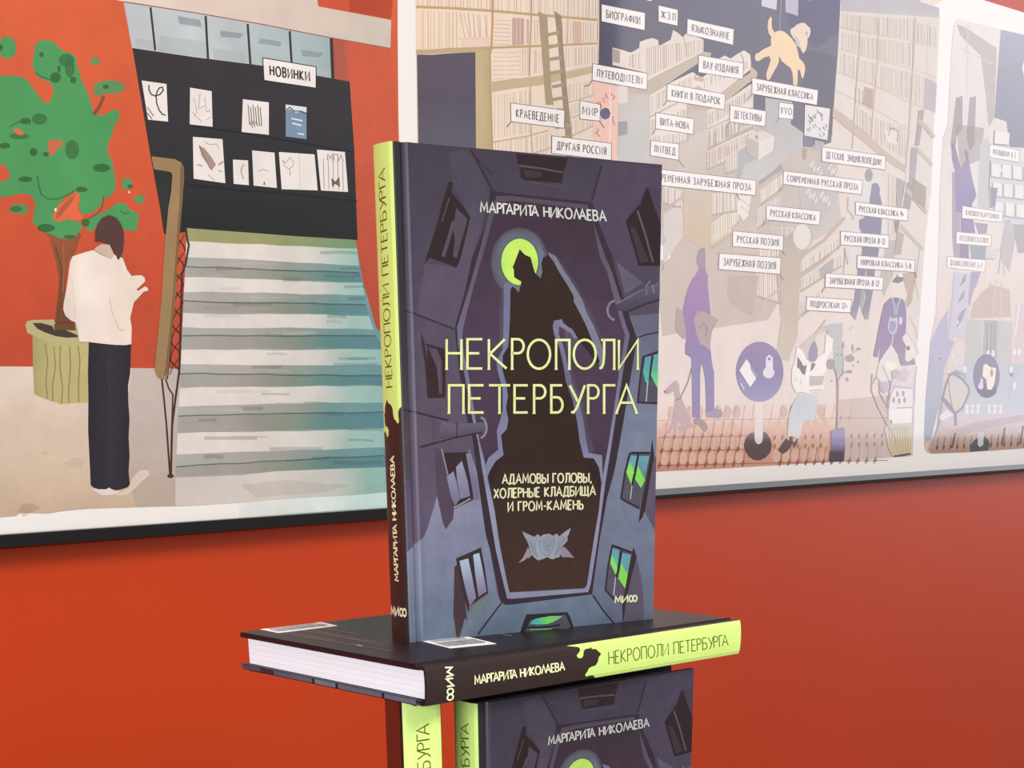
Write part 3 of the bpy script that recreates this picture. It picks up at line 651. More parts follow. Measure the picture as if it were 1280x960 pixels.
S((30, 30, 34), 6, 1.2, "357,138 362,134 368,139 376,139 383,142"); S((220, 226, 232), 5, 1.8, "364,148 378,151"); S((220, 226, 232), 5, 1.8, "365,154 377,157"); S((220, 226, 232), 5, 1.6, "372,167 380,168")
bk_ = (48, 40, 42); sk = (150, 128, 118)
S(bk_, 5, 1.6, "186,106 186,112 189,118 194,120 200,118 204,113 203,109 199,110 196,115 195,121 196,130 199,138 203,143 207,144"); S(bk_, 5, 1, "184,134 192,145"); S(bk_, 5, 1, "184,141 190,149")
for q in ("242,122 246,140 242,146", "250,117 248,136 256,132", "240,140 252,152", "256,122 258,140 263,138", "258,150 264,146"): S(sk, 5, .6, q)
for k in range(6): S((110, 96, 90), 5, 1.1, f"{310+k*3},{131+k%2*3} {312+k*3},{156+k%3}"); 
for k in range(4): S((120, 104, 96), 5, .9, f"{311+k*4},{150+k} {316+k*3},{160-k}")
P((168, 140, 126), 5, "248,181 256,186 264,196 270,206 264,213 259,205 252,195"); S((130, 104, 92), 6, .9, "249,182 262,210 266,212"); S((190, 168, 156), 5, 2, "246,206 253,207"); S((170, 144, 130), 5, 2, "273,206 279,202"); S((176, 150, 138), 5, 1.2, "272,213 278,215"); S(sk, 5, .8, "260,218 268,226"); S(sk, 5, .7, "256,177 262,181 270,180 274,186")
S((190, 170, 156), 5, 2, "304,205 301,214 304,224"); S(sk, 5, .7, "322,214 328,212 336,214"); P((130, 90, 80), 5, "330,226 332,231 329,231")
S((170, 140, 130), 5, .8, "353,200 357,204 362,197 367,202 366,208 361,211 356,208 353,200"); S((160, 130, 120), 5, .8, "362,211 363,221"); S((200, 184, 174), 5, .6, "374,193 375,237")
for k in range(5): S((180, 170, 162), 5, 1.1, f"{404+k*6},{198+k} {405+k*6},{236+k*.5}", a=.8)
a.text("МUΛ".replace('U', 'П'), (80, 70, 68), 6, .8, (409, 200), (429, 202), (429, 194), (409, 192)); P((110, 92, 84), 6, "414,222 419,227 424,221 425,234 419,230 415,234")
a.label("НОВИНКИ", (329, 73), (394.4, 84), (394.4, 109.5), (330.5, 100), lay=6, ink=(40, 32, 34), paper=(238, 228, 222), wd=1.9, edge=1.2, ptr="331,100 322,109")
# stairs
GRN = [(233, (160, 154, 104)), (340, (150, 152, 100)), (446, (112, 146, 106))]
P(GRN, 3, "232,285 300,290 380,296 444,300 447,313 380,309 300,306 232,302", grad='x')
Lc = [(220, (224, 214, 206)), (340, (222, 212, 204)), (400, (206, 204, 196)), (440, (160, 190, 180)), (480, (150, 186, 180))]
Gc = [(220, (176, 172, 166)), (320, (168, 164, 156)), (370, (146, 152, 142)), (420, (112, 150, 148)), (480, (104, 148, 154))]
Dc = [(220, (168, 164, 158)), (310, (158, 152, 144)), (360, (134, 142, 126)), (410, (92, 134, 130)), (480, (84, 130, 142))]
lx = lambda y: 233+(y-300)*-.048 if y < 420 else 227.5-(y-420)*.047
rx = lambda y: 446 if y < 320 else (446+(y-320)*.2 if y < 395 else (461+(y-395)*.35 if y < 425 else 480+(y-425)*.1))
steps = [(301.8, 321, 346, 333, 311, 332, 354, 341), (346, 364.7, 391.5, 376.6, 354, 368.7, 394.4, 380.6), (391.5, 409.3, 437, 419, 394.4, 411, 437, 420),
         (437, 456, 484.5, 466.7, 437, 457, 482.5, 469.6), (484.5, 508, 541.6, 519.8, 482.5, 502, 535.6, 515), (541.6, 567.3, 597, 583, 535.6, 559.4, 585, 568)]
def band(col, lay, yl0, yr0, yl1, yr1, n=9, am=.9):
    top, bot = [], []
    for k in range(n+1):
        u = k/n; ya = yl0+(yr0-yl0)*u+random.uniform(-am, am); yb = yl1+(yr1-yl1)*u+random.uniform(-am, am)
        top.append((lx(ya)+(rx(ya)-lx(ya))*u, ya)); bot.append((lx(yb)+(rx(yb)-lx(yb))*u, yb))
    a.P(col, lay, top+bot[::-1], grad='x')
P(Gc, 2, "233,300 446,310 453,350 470,410 506,440 506,600 219,610 227,440", grad='x')
for (l0, l1, l2, ll, r0, r1, r2, rl) in steps:
    band(Lc, 4, l0, r0, l1, r1); band(Gc, 3, l1, r1, l2, r2, am=.4); band(Dc, 4, ll, rl, l2-1, r2-1, am=.7)
    p = [(lx(ll)+(rx(ll)-lx(ll))*k/10, ll+(rl-ll)*k/10+random.uniform(-.8, .8)) for k in range(11)]
    a.raw_stroke((110, 112, 104), 5, 1.4, p[:6], .85); a.raw_stroke((78, 108, 108), 5, 1.6, p[5:], .85)
for k in range(46):
    y = random.uniform(315, 590); x = random.uniform(240, 440); l = random.uniform(20, 70); c = random.choice([(140, 142, 134), (190, 186, 178), (120, 132, 124), (232, 226, 218)]) if x < 360 else random.choice([(96, 136, 138), (120, 158, 156), (168, 198, 190), (104, 132, 116)])
    S(c, 6, random.uniform(2, 5), f"{x},{y} {x+l*.5},{y+random.uniform(-1,1)} {min(x+l,lx(y)+(rx(y)-lx(y)))},{y+random.uniform(-1,1)}", a=.22)
P([(219, (212, 198, 188)), (340, (214, 204, 196)), (420, (196, 196, 188)), (460, (146, 182, 170)), (500, (140, 176, 168))], 4, "219,597 300,594 345,589 420,586 506,583 506,613 440,619 380,622 300,628 240,632 219,632", grad='x')
P((198, 184, 172), 5, "300,606 360,600 400,604 440,606 400,616 320,622", a=.15)
P([(300, (236, 230, 226)), (400, (222, 230, 224)), (470, (196, 222, 214))], 1, "300,627 506,612 506,632 300,647", grad='x')
# railing
lat = (62, 36, 32)
S(lat, 4, 2.6, "232,284 234,300 236,306 232,330 227.6,342 226,400 223.7,466 219,500 215,532 213.5,594"); S(lat, 4, 2, "216,300 217,360 213,440 209,474")
for k in range(8):
    y = 292+k*22; xl, xr = 221-k*1.2, 231.5-k*1.0; S(lat, 4, 1.5, f"{xl},{y} {xl+1},{y+6} {xr-2},{y+15} {xr},{y+22}"); S(lat, 4, 1.2, f"{xr-1},{y+2} {xl+3},{y+12} {xl-.5},{y+22}", a=.8)
S(lat, 4, 2.2, "202,472 205,500 208,532 212.5,595"); S(lat, 4, 1.8, "207,474 211,486 216,493 214.5,540 213,594"); E(lat, 5, 213, 595, 4, 2.5)
tanr = (156, 124, 84)
P(tanr, 5, "189,195.5 203,197 218,199 226,203 229.5,210 229.8,222 227,260 224,290 221,330 219.7,360 217.5,385 214,420 210,466 208,472 204,474.5 197,472 193,463 195,440 199,400 202,370 204,330 207,292 210,260 213.5,240 215,219 213,215 192,211.6")
P((138, 106, 66), 6, "226,205 229.5,212 228,250 222,320 218,375 210,466 205,470 213,400 219,320 224,250 225,215", a=.6); P((34, 38, 32), 4, "193,214 212,217 212,236 209,262 206,292 204.5,291 198,245")
# tree
g1, g2, g3 = (72, 148, 84), (52, 104, 52), (88, 140, 84)
T(0, 0, LQ)
trunk = (132, 76, 42)
P([(280, (150, 78, 46)), (330, (138, 76, 42)), (410, (112, 62, 30))], 2, "240,1430 280,1470 310,1500 350,1640 372,1760 360,1900 345,2060 345,2080 460,2100 470,2060 425,2000 410,1940 415,1780 435,1640 470,1590 500,1520 540,1440 500,1500 440,1470 400,1500 330,1480", grad='y')
S((104, 58, 34), 3, 2, "350,1560 390,1700 385,1880 360,2060"); S((160, 96, 60), 3, 1.4, "400,1540 405,1700 395,1850"); S(trunk, 3, 3, "500,1470 480,1560 450,1640")
P(g1, 4, "-300,470 0,478 60,476 130,484 160,495 185,525 215,565 245,610 275,640 300,655 320,630 335,590 338,560 322,525 290,510 235,485 212,440 204,400 216,330 220,285 245,260 300,252 350,268 375,305 400,322 450,335 478,360 490,420 520,520 548,570 562,610 575,660 590,705 640,735 700,700 735,690 755,712 752,750 722,795 708,850 690,890 678,940 690,985 712,1030 722,1100 732,1150 725,1200 700,1235 660,1255 630,1300 600,1330 560,1352 530,1352 505,1340 498,1300 505,1240 490,1210 450,1225 410,1245 375,1290 350,1330 335,1360 345,1395 400,1385 460,1388 500,1402 520,1420 508,1460 470,1490 430,1508 370,1505 340,1485 300,1475 240,1440 205,1400 215,1340 225,1290 205,1240 165,1222 120,1224 60,1240 0,1245 -300,1240 -300,1140 0,1145 40,1140 62,1115 58,1080 30,1045 0,1035 -300,1020")
P(g1, 5, "540,1450 560,1390 600,1360 650,1345 700,1310 750,1280 800,1290 815,1320 850,1335 880,1360 870,1400 862,1455 820,1455 780,1450 740,1420 700,1390 650,1400 600,1440 570,1462")
for cx_, cy_, rx_, ry_, c in ((45, 300, 58, 70, g1), (-60, 250, 60, 80, g1), (600, 385, 28, 25, g3), (690, 550, 98, 42, g3), (620, 580, 28, 30, g3), (800, 1160, 34, 38, g3), (880, 1258, 34, 28, g3), (120, 1320, 62, 34, g3)): E(c, 5, cx_, cy_, rx_, ry_)
for cx_, cy_, rx_, ry_ in ((262, 345, 14, 17), (350, 490, 34, 34), (462, 505, 20, 22), (372, 435, 10, 24), (160, 765, 36, 20), (30, 920, 34, 18), (212, 960, 24, 26), (290, 975, 18, 16), (160, 1132, 44, 18), (515, 1196, 38, 18), (640, 1060, 54, 26), (290, 1440, 56, 26), (540, 1405, 26, 26), (440, 1495, 40, 12), (668, 548, 20, 14), (822, 1178, 18, 14), (5, 300, 12, 20)): E(g2, 6, cx_, cy_, rx_, ry_, a=.9)
for cx_, cy_, rx_, ry_ in ((250, 752, 48, 36), (455, 945, 44, 60), (420, 380, 50, 40), (440, 430, 30, 60), (100, 1320, 40, 20), (120, 860, 60, 20)): E((66, 122, 66), 5, cx_, cy_, rx_, ry_, a=.55)
S(g2, 6, 1.6, "235,1110 245,1180 262,1230 300,1256 360,1258 420,1235 470,1205"); S(g2, 6, 1.4, "225,460 260,485 320,505"); S(g2, 6, 1.6, "60,800 110,775 160,745 190,790"); S(g2, 6, 1.4, "760,1330 790,1350 820,1340")
P((222, 98, 58), 6, "330,1385 342,1340 370,1290 430,1250 478,1214 503,1225 498,1262 488,1300 500,1345 530,1368 500,1392 430,1382 370,1402"); P((170, 88, 50), 7, "345,1380 380,1310 430,1260 480,1222 460,1270 410,1330 370,1380")
P((206, 104, 66), 6, "300,905 315,875 350,890 390,880 395,920 360,940 335,985 310,975", a=.9); P((214, 104, 64), 6, "80,815 110,810 155,840 140,855 110,850")
S((130, 70, 40), 6, 4, "655,605 630,670 590,725"); S((120, 80, 50), 5, 2, "655,1235 645,1310 615,1350 560,1380"); E((240, 232, 210), 7, 350, 1325, 7, 11); E((240, 226, 200), 7, 815, 1214, 5, 8)
# pot
oy_ = 340*LQ
T(0, 340, LQ)
P([(20, (150, 140, 88)), (60, (180, 168, 112)), (108, (190, 178, 118))], 3, "205,395 380,455 565,445 560,825 470,828 380,835 290,805 215,772 208,600", grad='x')
P((184, 172, 122), 4, "160,335 170,310 205,303 340,300 350,330 470,320 520,400 565,410 565,445 480,455 390,462 300,440 210,400 172,385")
P((66, 50, 38), 5, "205,322 260,322 330,340 345,370 400,360 490,400 490,412 420,415 350,405 280,380 235,358"); P((110, 66, 34), 6, "340,330 410,310 470,320 480,370 400,365 345,372", a=.8)
for q in ("285,450 300,560 290,700 300,800", "340,470 350,600 330,720 335,815", "380,465 378,600 395,740 388,830", "440,470 445,600 432,760 436,826", "492,465 505,560 495,700 498,822"): S((142, 132, 84), 5, 1.6, q)
# reader
P([(85, (226, 208, 196)), (100, (238, 222, 210)), (150, (234, 216, 202))], 7, "585,-138 520,-120 455,-98 440,-60 428,40 415,120 400,200 398,235 410,275 440,302 475,318 486,360 500,440 560,442 640,452 720,460 790,462 828,455 830,350 820,290 845,190 870,165 905,125 935,118 930,98 912,92 870,120 862,110 915,60 912,35 890,20 850,22 830,26 800,-15 775,-85 745,-100 715,-110 700,-82 640,-108", grad='x')
S((216, 190, 176), 8, 1.4, "688,158 700,230 720,290 745,350 765,372 790,360"); S((222, 198, 184), 8, .9, "455,60 465,160 475,300"); S((222, 198, 184), 8, .9, "800,150 830,120 860,108"); S((246, 236, 228), 8, 1, "820,30 790,20 770,-60")
P((205, 180, 164), 8, "590,-140 610,-160 640,-175 690,-172 705,-140 718,-108 702,-80 650,-108 600,-132")
P((82, 50, 44), 9, "600,-210 598,-250 612,-300 645,-345 690,-360 735,-342 765,-300 780,-250 782,-190 772,-120 752,-82 742,-76 728,-110 705,-150 690,-172 650,-188 600,-192")
P([(110, (32, 25, 36)), (140, (44, 36, 48)), (165, (33, 26, 34))], 6, "560,443 640,452 740,462 828,453 824,560 822,640 808,720 810,820 818,930 812,1040 818,1160 812,1260 820,1340 808,1358 770,1372 730,1380 700,1370 690,1360 670,1372 620,1372 590,1362 572,1345 568,1240 556,1000 558,800 555,640", grad='x')
S((66, 58, 70), 7, 3, "690,560 690,900 695,1300", a=.6)
T(0, 500, LQ)
P((232, 208, 192), 4, "815,560 830,500 880,445 935,440 942,475 900,510 850,560 800,600 720,600", a=.9); P((236, 220, 208), 4, "575,560 640,600 700,600 760,580 690,555", a=.9)
P((190, 158, 128), 3, "110,700 140,660 200,650 260,680 190,715 150,740", a=.22); P((230, 206, 186), 3, "260,330 310,325 305,350 270,352", a=.25); P((224, 200, 178), 3, "400,400 470,360 540,380 520,420 430,430", a=.2)
a.T()
p1 = a.build('picture_panel', sheet, lambda x, z, e: (x, -e, z), M_pr, pc)

# ================= panels 2 and 3
def shelf_lines(A, col, w_, *qs):
    for q in qs: A.S(col, 3, w_, q)
a = Art(); T, P, S, E, ST = a.T, a.P, a.S, a.E, a.stripes
T()
edge2 = "518,-160 1186,-160 1180,-2 1167,8 1172,8 1175,20 1172,90 1167,160 1164,240 1157,295 1153,345 1149,405 1144,460 1141,510 1139,555 1138.5,564 1136,568"
P([(-160, (232, 208, 184)), (60, (230, 208, 188)), (170, (222, 204, 190)), (300, (220, 202, 190)), (400, (222, 204, 195)), (500, (226, 206, 198)), (524, (226, 198, 184)), (540, (214, 164, 142)), (590, (200, 136, 106))], 0, edge2+" 1085,574 1035,577.5 979,581 895,586 822,589.5 700,600 523,612 524,400 522,180 520,20", grad='y')
P([(1040, (228, 200, 188)), (1140, (226, 212, 202))], 1, "1040,560 1048,500 1144,490 1141,570 1085,574 1036,577", grad='x', a=.75)
for y0, x0, sl in ((536, 828, -.015), (555, 827, -.019), (573, 825, -.022), (516, 834, -.012)):
    for k in range(18):
        x = x0+k*11.7+5
        if x < 1034 and not 926 < x < 968: E((234, 188, 164), 2, x, y0+sl*(x-823), 5.1, 8.4, a=.85 if y0 > 520 else .3)
E((186, 184, 196), 3, 831, 299, 8, 15); E((206, 196, 200), 2, 834, 302, 11, 20, a=.5); P((232, 226, 226), 4, "824,306 838,308 838,322 832,326 824,324"); S((150, 146, 160), 5, 1, "831,296 831,303"); S((168, 140, 138), 3, 1.6, "826,320 830,328 828,338")
# bookcase, upper left
P([(520, (232, 206, 182)), (640, (232, 210, 190)), (748, (222, 204, 188))], 1, "520,-60 749,-60 749,85 742,190 640,200 522,200", grad='x')
tn = (186, 156, 112); br = (204, 176, 156)
def shelfbooks(x0, x1, y0a, y1a, y0b, y1b, n, col=br, a_=.5): ST(col, 2, .9, [(x0, y0a), (x1, y1a), (x1, y1b), (x0, y0b)], n, a=a_)
shelfbooks(522, 614, -50, -50, 7, 12, 20); shelfbooks(616, 664, -50, -50, 13, 18, 10); shelfbooks(666, 748, -50, -50, 18, 24, 18)
shelfbooks(524, 572, 13, 15, 61, 60, 11); ST(br, 2, 1, [(574, 16), (612, 19), (612, 46), (580, 47)], 8, a=.8, slant=.06); P((226, 196, 180), 2, "576,48 612,47 612,58 576,60"); S(br, 3, .8, "574,48 612,47.5")
for k in range(7): S(br, 2, .7, f"617,{25+k*5} 638,{26+k*5}", a=.6); S((200, 180, 166), 2, .7, f"617,{66+k*5.5} 631,{65.5+k*5.5}", a=.6); S((200, 180, 166), 2, .7, f"633,{66+k*5.5} 649,{65+k*5.5}", a=.6)
P((206, 174, 160), 2, "640,22 655,23 655,56 640,57"); shelfbooks(640, 663, 22, 24, 56, 55, 7, (180, 146, 134)); shelfbooks(649, 663, 62, 60, 96, 93, 5)
shelfbooks(666, 680, 24, 26, 55, 55, 4); shelfbooks(702, 747, 26, 29, 54, 51, 14); P((208, 172, 150), 2, "716,26 726,27 726,54 717,54"); shelfbooks(666, 682, 62, 61, 92, 90, 5); shelfbooks(706, 746, 60, 58, 84, 78, 12)
shelfbooks(617, 662, 120, 112, 172, 166, 12, (208, 190, 176)); shelfbooks(708, 742, 106, 100, 126, 118, 9, (208, 190, 176)); shelfbooks(711, 742, 132, 124, 146, 136, 9, (208, 190, 176)); shelfbooks(714, 742, 152, 144, 170, 158, 8, (208, 190, 176))
shelfbooks(668, 690, 172, 166, 192, 192, 7, (208, 190, 176)); shelfbooks(617, 662, 176, 170, 194, 194, 11, (208, 190, 176))
S(tn, 3, 3.2, "520,8.5 560,10 615,13.5 670,18.5 748,25"); S(tn, 3, 2.8, "520,64.5 560,61.5 615,59.5 670,57.5 700,56.5 746,54"); P((186, 162, 126), 3, "520,62 594,61 615,61 615,66 594,65.5 560,66 521,68.5")
P((192, 170, 136), 3, "615,102 640,99 672,95 700,91 742,82 742,91 700,101 672,107 640,111 615,115")
S((196, 170, 138), 3, 2, "615,178 660,170 686,163"); S((196, 174, 146), 3, 1.8, "710,128 742,119"); S((196, 174, 146), 3, 1.8, "712,148 742,138"); S((196, 174, 146), 3, 2, "713,171 742,157"); S((196, 170, 138), 3, 1.8, "655,196 690,184")
S((190, 146, 100), 4, 2.4, "615.5,-60 615.5,30 614,62"); S((184, 148, 110), 4, 1.8, "664.5,-60 664,20 662.5,60 661.5,95"); S((196, 168, 140), 4, 1.5, "710.5,-60 710,20 709,56"); S((190, 166, 134), 4, 1.8, "663,108 664,170 666,195"); S((206, 186, 160), 4, 2, "748,-60 748,40 747,80")
P([(66, (82, 72, 86)), (120, (78, 68, 82)), (190, (86, 80, 98))], 3, "521,68.5 540,68.5 560,66.8 594,65.3 595,130 595,200 523,200", grad='y')
P([(594, (194, 172, 134)), (606, (190, 166, 126)), (613, (184, 158, 116))], 3, "594,65 612,64 613.5,130 616,200 595,200", grad='x'); S((170, 140, 100), 4, 1.2, "612.5,64 614,130 616,200")
# ladder
ld = (166, 144, 112)
P(ld, 5, "673,14 684,19.5 686,60 689,110 692,131 682,131 679,90 676,50"); P((150, 128, 102), 5, "693,13.5 701.5,19.5 704,60 709,115 715,170 716,196 708,196 706,160 702,110 698,60")
for y, x0, x1 in ((42, 685, 699), (57.5, 686, 700), (73, 687, 702), (90, 688, 704), (107, 690, 706), (123, 691, 708), (158, 694, 713), (172, 696, 714)): S(ld, 5, 4, f"{x0},{y+1.5} {x1},{y-1.5}")
P((196, 172, 160), 4, "696,135 709,135 711,160 700,160", a=.5)
# navy wall
P([(-60, (72, 66, 92)), (60, (70, 64, 88)), (130, (66, 60, 84)), (190, (80, 76, 94))], 2, "749,-160 1052,-160 1050.6,0 1047.5,62 1043,120 1039,178 1005,190 930,170 800,120 748,84", grad='y')
P((104, 100, 146), 3, "980,-60 1050,-60 1049,40 1020,60 985,30", a=.45); P((112, 110, 130), 3, "1000,60 1046,70 1040,170 1005,130", a=.35)  # window haze painted as pale veils over the navy's right end
P((196, 190, 206), 3, "952,-20 972,-20 970.6,12.5 952,7.5"); P((176, 168, 186), 3, "981,-20 998,-20 997.5,20 982,15"); S((150, 146, 176), 4, .8, "977,-20 974.5,37"); P((228, 222, 222), 4, "808,-6 815,-6 814,1.5 808,0"); P((210, 206, 216), 4, "1009,-6 1014,-6 1013,2")
# leaping dog figure hanging from the ceiling
T(920, 0, 8)
hd = (232, 204, 168)
P([(920+180/8, (226, 198, 168)), (980, (234, 200, 152)), (1000, (232, 200, 158)), (1012, (228, 204, 180))], 6, "345,160 358,190 355,250 362,290 385,325 410,310 440,305 480,318 520,350 560,390 600,450 618,520 630,585 670,620 688,660 690,700 678,760 665,790 650,760 640,710 618,690 616,760 612,850 590,858 570,845 568,780 560,720 545,680 500,650 455,610 430,560 428,610 410,660 380,710 360,750 335,795 312,800 300,770 305,720 330,650 345,600 330,560 280,575 230,610 200,610 185,580 195,540 230,525 270,495 320,470 350,455 345,400 350,370 325,330 315,280 318,210", grad='x')
P((226, 202, 180), 7, "545,290 575,275 600,250 640,230 690,230 710,255 740,280 745,320 730,370 715,385 712,440 695,510 670,535 650,505 640,470 600,420 560,360 542,320"); P((190, 180, 160), 8, "580,350 610,370 640,440 638,480 605,460 590,410"); E((170, 130, 110), 9, 705, 335, 9, 16); S((206, 176, 150), 8, .8, "700,300 712,345 708,385")
T()
# central shelving seen from above
cr1, cr2, tn2, gy = (222, 206, 194), (208, 192, 180), (184, 166, 146), (190, 182, 176)
P([(100, (206, 190, 178)), (250, (204, 188, 176)), (330, (208, 188, 176))], 2, "742,190 742,100 765,98 800,118 870,100 930,130 960,165 1005,180 1045,185 1050,240 1000,330 960,400 828,420 812,250 812,200", grad='y', a=.85)
T(720, 0, LQ)
P((220, 204, 192), 4, "230,300 290,315 345,332 375,318 400,300 402,265 440,250 485,240 520,255 522,290 560,272 598,250 612,190 640,205 675,235 700,205 805,250 805,325 450,512 445,460 230,410"); P((176, 160, 158), 5, "232,305 278,322 276,400 232,392", a=.7)
ST((196, 178, 164), 5, .9, "440,300 800,250 800,320 440,490", 26, a=.6); ST((200, 170, 150), 5, .9, "330,350 400,330 400,440 330,420", 5, a=.7); S((206, 188, 176), 5, 1, "400,300 405,440"); S((176, 156, 140), 5, 1, "675,235 695,290 697,360")
P(tn2, 4, "445,512 560,450 700,380 805,325 855,335 848,358 775,352 770,400 620,500 470,605 330,590 328,545 445,560")
P([(115, (190, 178, 168)), (150, (188, 182, 176)), (215, (186, 182, 180))], 4, "262,655 328,648 330,585 465,602 462,700 462,1080 262,1080", grad='y'); P((166, 160, 166), 5, "265,770 325,765 325,850 265,860", a=.5); P((216, 204, 194), 4, "265,535 325,545 328,650 262,655")
P((222, 208, 196), 4, "465,602 600,520 735,455 775,480 800,520 740,560 700,620 700,960 470,960"); ST((202, 188, 176), 5, .9, "470,610 730,480 730,560 470,720", 20, a=.7); ST((202, 188, 176), 5, .9, "470,760 700,690 700,740 470,850", 20, a=.6); ST((202, 188, 176), 5, .9, "480,860 720,840 720,900 480,960", 16, a=.6)
S(tn2, 5, 2.2, "465,740 560,690 640,650"); P((196, 160, 146), 5, "740,495 790,480 810,500 800,520 745,505")
P((222, 208, 198), 4, "905,368 940,350 975,370 1020,340 1060,318 1100,345 1105,410 1100,440 1000,520 940,600 800,560 745,520 810,480 900,420"); ST((200, 182, 168), 5, .8, "800,500 1090,380 1090,430 800,560", 16, a=.5); S((120, 108, 112), 5, .9, "1040,340 1055,370 1058,440")
P((188, 166, 142), 4, "1100,415 1145,455 1140,490 1080,530 1020,580 940,645 830,700 705,690 700,660 740,640 900,600 1000,520 1100,460")
P([(135, (192, 178, 166)), (215, (186, 178, 176))], 4, "705,690 830,700 832,800 828,1080 705,1080", grad='y')
P((220, 204, 194), 4, "830,700 940,645 1060,560 1120,520 1120,560 1115,820 1160,860 830,1080"); ST((198, 182, 170), 5, .9, "832,720 1115,560 1115,620 832,800", 22, a=.65); ST((198, 182, 170), 5, .9, "832,830 1115,700 1115,760 832,940", 22, a=.65); ST((198, 182, 170), 5, .9, "832,960 1115,830 1115,880 832,1060", 20, a=.6)
S(tn2, 5, 1.8, "832,815 960,755 1115,680"); S(tn2, 5, 1.8, "832,950 960,880 1115,800")
T()
# pink map column
P((234, 190, 176), 5, "742,102 772.5,108 772,150 771,198 765,201 741,176")
for k in range(34):
    x = 744+random.random()*26; y = 108+random.random()*84; S(random.choice([(190, 112, 104), (206, 134, 120), (244, 214, 202)]), 6, 1.1, f"{x},{y} {x+random.uniform(-3,3)},{y+3} {x+random.uniform(-4,4)},{y+7}", a=.85)
S((246, 222, 212), 6, 1.4, "762,108 763,150 761,196"); E((96, 86, 118), 7, 756.5, 142, 6.6, 7.6, n=8)
# lower rows
def row(TLx, TLy, TRx, TRy, h, n, shelf=2.4, c=cr1):
    P(c, 4, [(TLx, TLy), (TRx, TRy), (TRx, TRy+h), (TLx, TLy+h)]); ST((196, 178, 166), 5, .8, [(TLx, TLy+1), (TRx, TRy+1), (TRx, TRy+h), (TLx, TLy+h)], n, a=.6); S(tn2, 5, shelf, [(TLx, TLy+h), (TRx, TRy+h)], a=.9)
row(884, 168, 942, 142, 18, 18); row(883, 190, 905, 181, 22, 8); row(907, 183, 922, 178, 34, 5); row(906, 158, 941, 146, 14, 10)
P([(170, (200, 186, 176)), (235, (196, 178, 160)), (300, (200, 174, 140))], 4, "846,178 861,172 884,162 885,222 889,245 889,278 887,307 875,309.5 854,294 854,240 850,232", grad='y')
P((188, 186, 184), 4, "922,190 935,182 966,188 960,216 948,228 922,222", a=.8)
row(829, 232, 852, 238, 22, 8, c=(218, 204, 196)); S(tn2, 5, 3, "829,262 854,246"); P((206, 192, 184), 4, "829,268 853,254 854,294 829,330")
row(890, 243, 930, 236, 26, 14); row(889, 280, 924, 254, 30, 16, shelf=3, c=(230, 216, 196)); S((200, 176, 148), 5, 3, "887,308 925,283")
P((226, 212, 206), 6, "921,246 939,244 935,270 929,276 922,266"); 
for k in range(6): S((160, 150, 152), 7, .7, f"{925+k%3*4},{249+k*3} {929+k%3*4},{251+k*3}")
P((198, 176, 160), 4, "914,284 927,272 948,280 948,318 914,316"); row(948, 312, 976, 312, 10, 9); row(946, 330, 978, 340, 40, 9, c=(224, 206, 196)); P((204, 182, 166), 4, "911,345 948,345 944,382 938,396 912,378 908,366", a=.8)
S((200, 170, 158), 5, 3, "942,396 960,372 980,356")
row(950, 238, 980, 216, 18, 9); row(946, 262, 975, 244, 24, 9, c=(212, 202, 196)); row(961, 284, 1000, 284, 14, 12, c=(206, 194, 184)); P((186, 178, 176), 4, "948,196 975,190 978,212 948,232", a=.5)
P([(285, (190, 172, 154)), (340, (196, 174, 154)), (420, (206, 188, 166)), (500, (212, 196, 184))], 4, "980,298 992,288 1008,310 1002,325 1001,350 998,380 997,420 985,452 970,445 976,400 968,330", grad='y', a=.9)
E((220, 208, 198), 5, 1002, 296, 11, 16); row(1001, 330, 1048, 298, 12, 12, c=(220, 206, 196)); row(1001, 350, 1052, 318, 14, 12, c=(214, 200, 190)); row(1000, 378, 1030, 362, 16, 8, c=(222, 208, 200)); P((190, 186, 184), 5, "1024,336 1042,322 1040,340 1026,350", a=.6)
S((190, 164, 148), 5, 3.4, "1003,320 1030,300 1056,272"); S(tn2, 5, 2.4, "1001,346 1030,326 1050,306"); S((192, 166, 156), 5, 2, "1000,434 1020,416 1032,400"); S((200, 180, 170), 5, 2, "996,402 1012,378")
P((222, 214, 210), 4, "998,216 1010,205 1045,208 1052,280 1020,300 1004,284 1000,255", a=.6)
for x, y in ((1012, 206), (1020, 212), (1034, 210), (1007, 240), (1014, 246), (1024, 244), (1030, 250), (1040, 214)): P((232, 226, 224), 5, f"{x},{y} {x+5},{y-6} {x+8},{y+4} {x+5},{y+10}", a=.8); S((160, 150, 150), 5, .8, f"{x+2},{y+8} {x+6},{y-2}", a=.7)
P((212, 206, 200), 4, "1062,245 1075,226 1095,215 1104,222 1108,300 1100,330 1062,330 1056,275"); S((186, 160, 140), 5, 2.4, "1060,246 1059,262 1064,268 1067,275"); S((200, 194, 188), 5, 1.4, "1060,330 1056,310 1054,344")
# box and counters
P([(120, (172, 168, 168)), (165, (176, 172, 168)), (210, (190, 184, 182))], 4, "956,122 990,127 988,155 1004,166 1003,186 985,196 966,214 940,232 924,228 930,206 968,188 967,170 953,162 956,150", grad='y')
P((222, 210, 202), 5, "933,171 953,162.5 967.5,170 967,187.5 947.5,200.6 932.5,191"); P((206, 192, 186), 6, "933,171 948,178 947.5,200.6 932.5,191", a=.7); P((166, 130, 124), 7, "944,168 948,170 946,175 943,172"); P((230, 220, 214), 6, "933,171 953,162.5 967.5,170 948,178", a=.8)
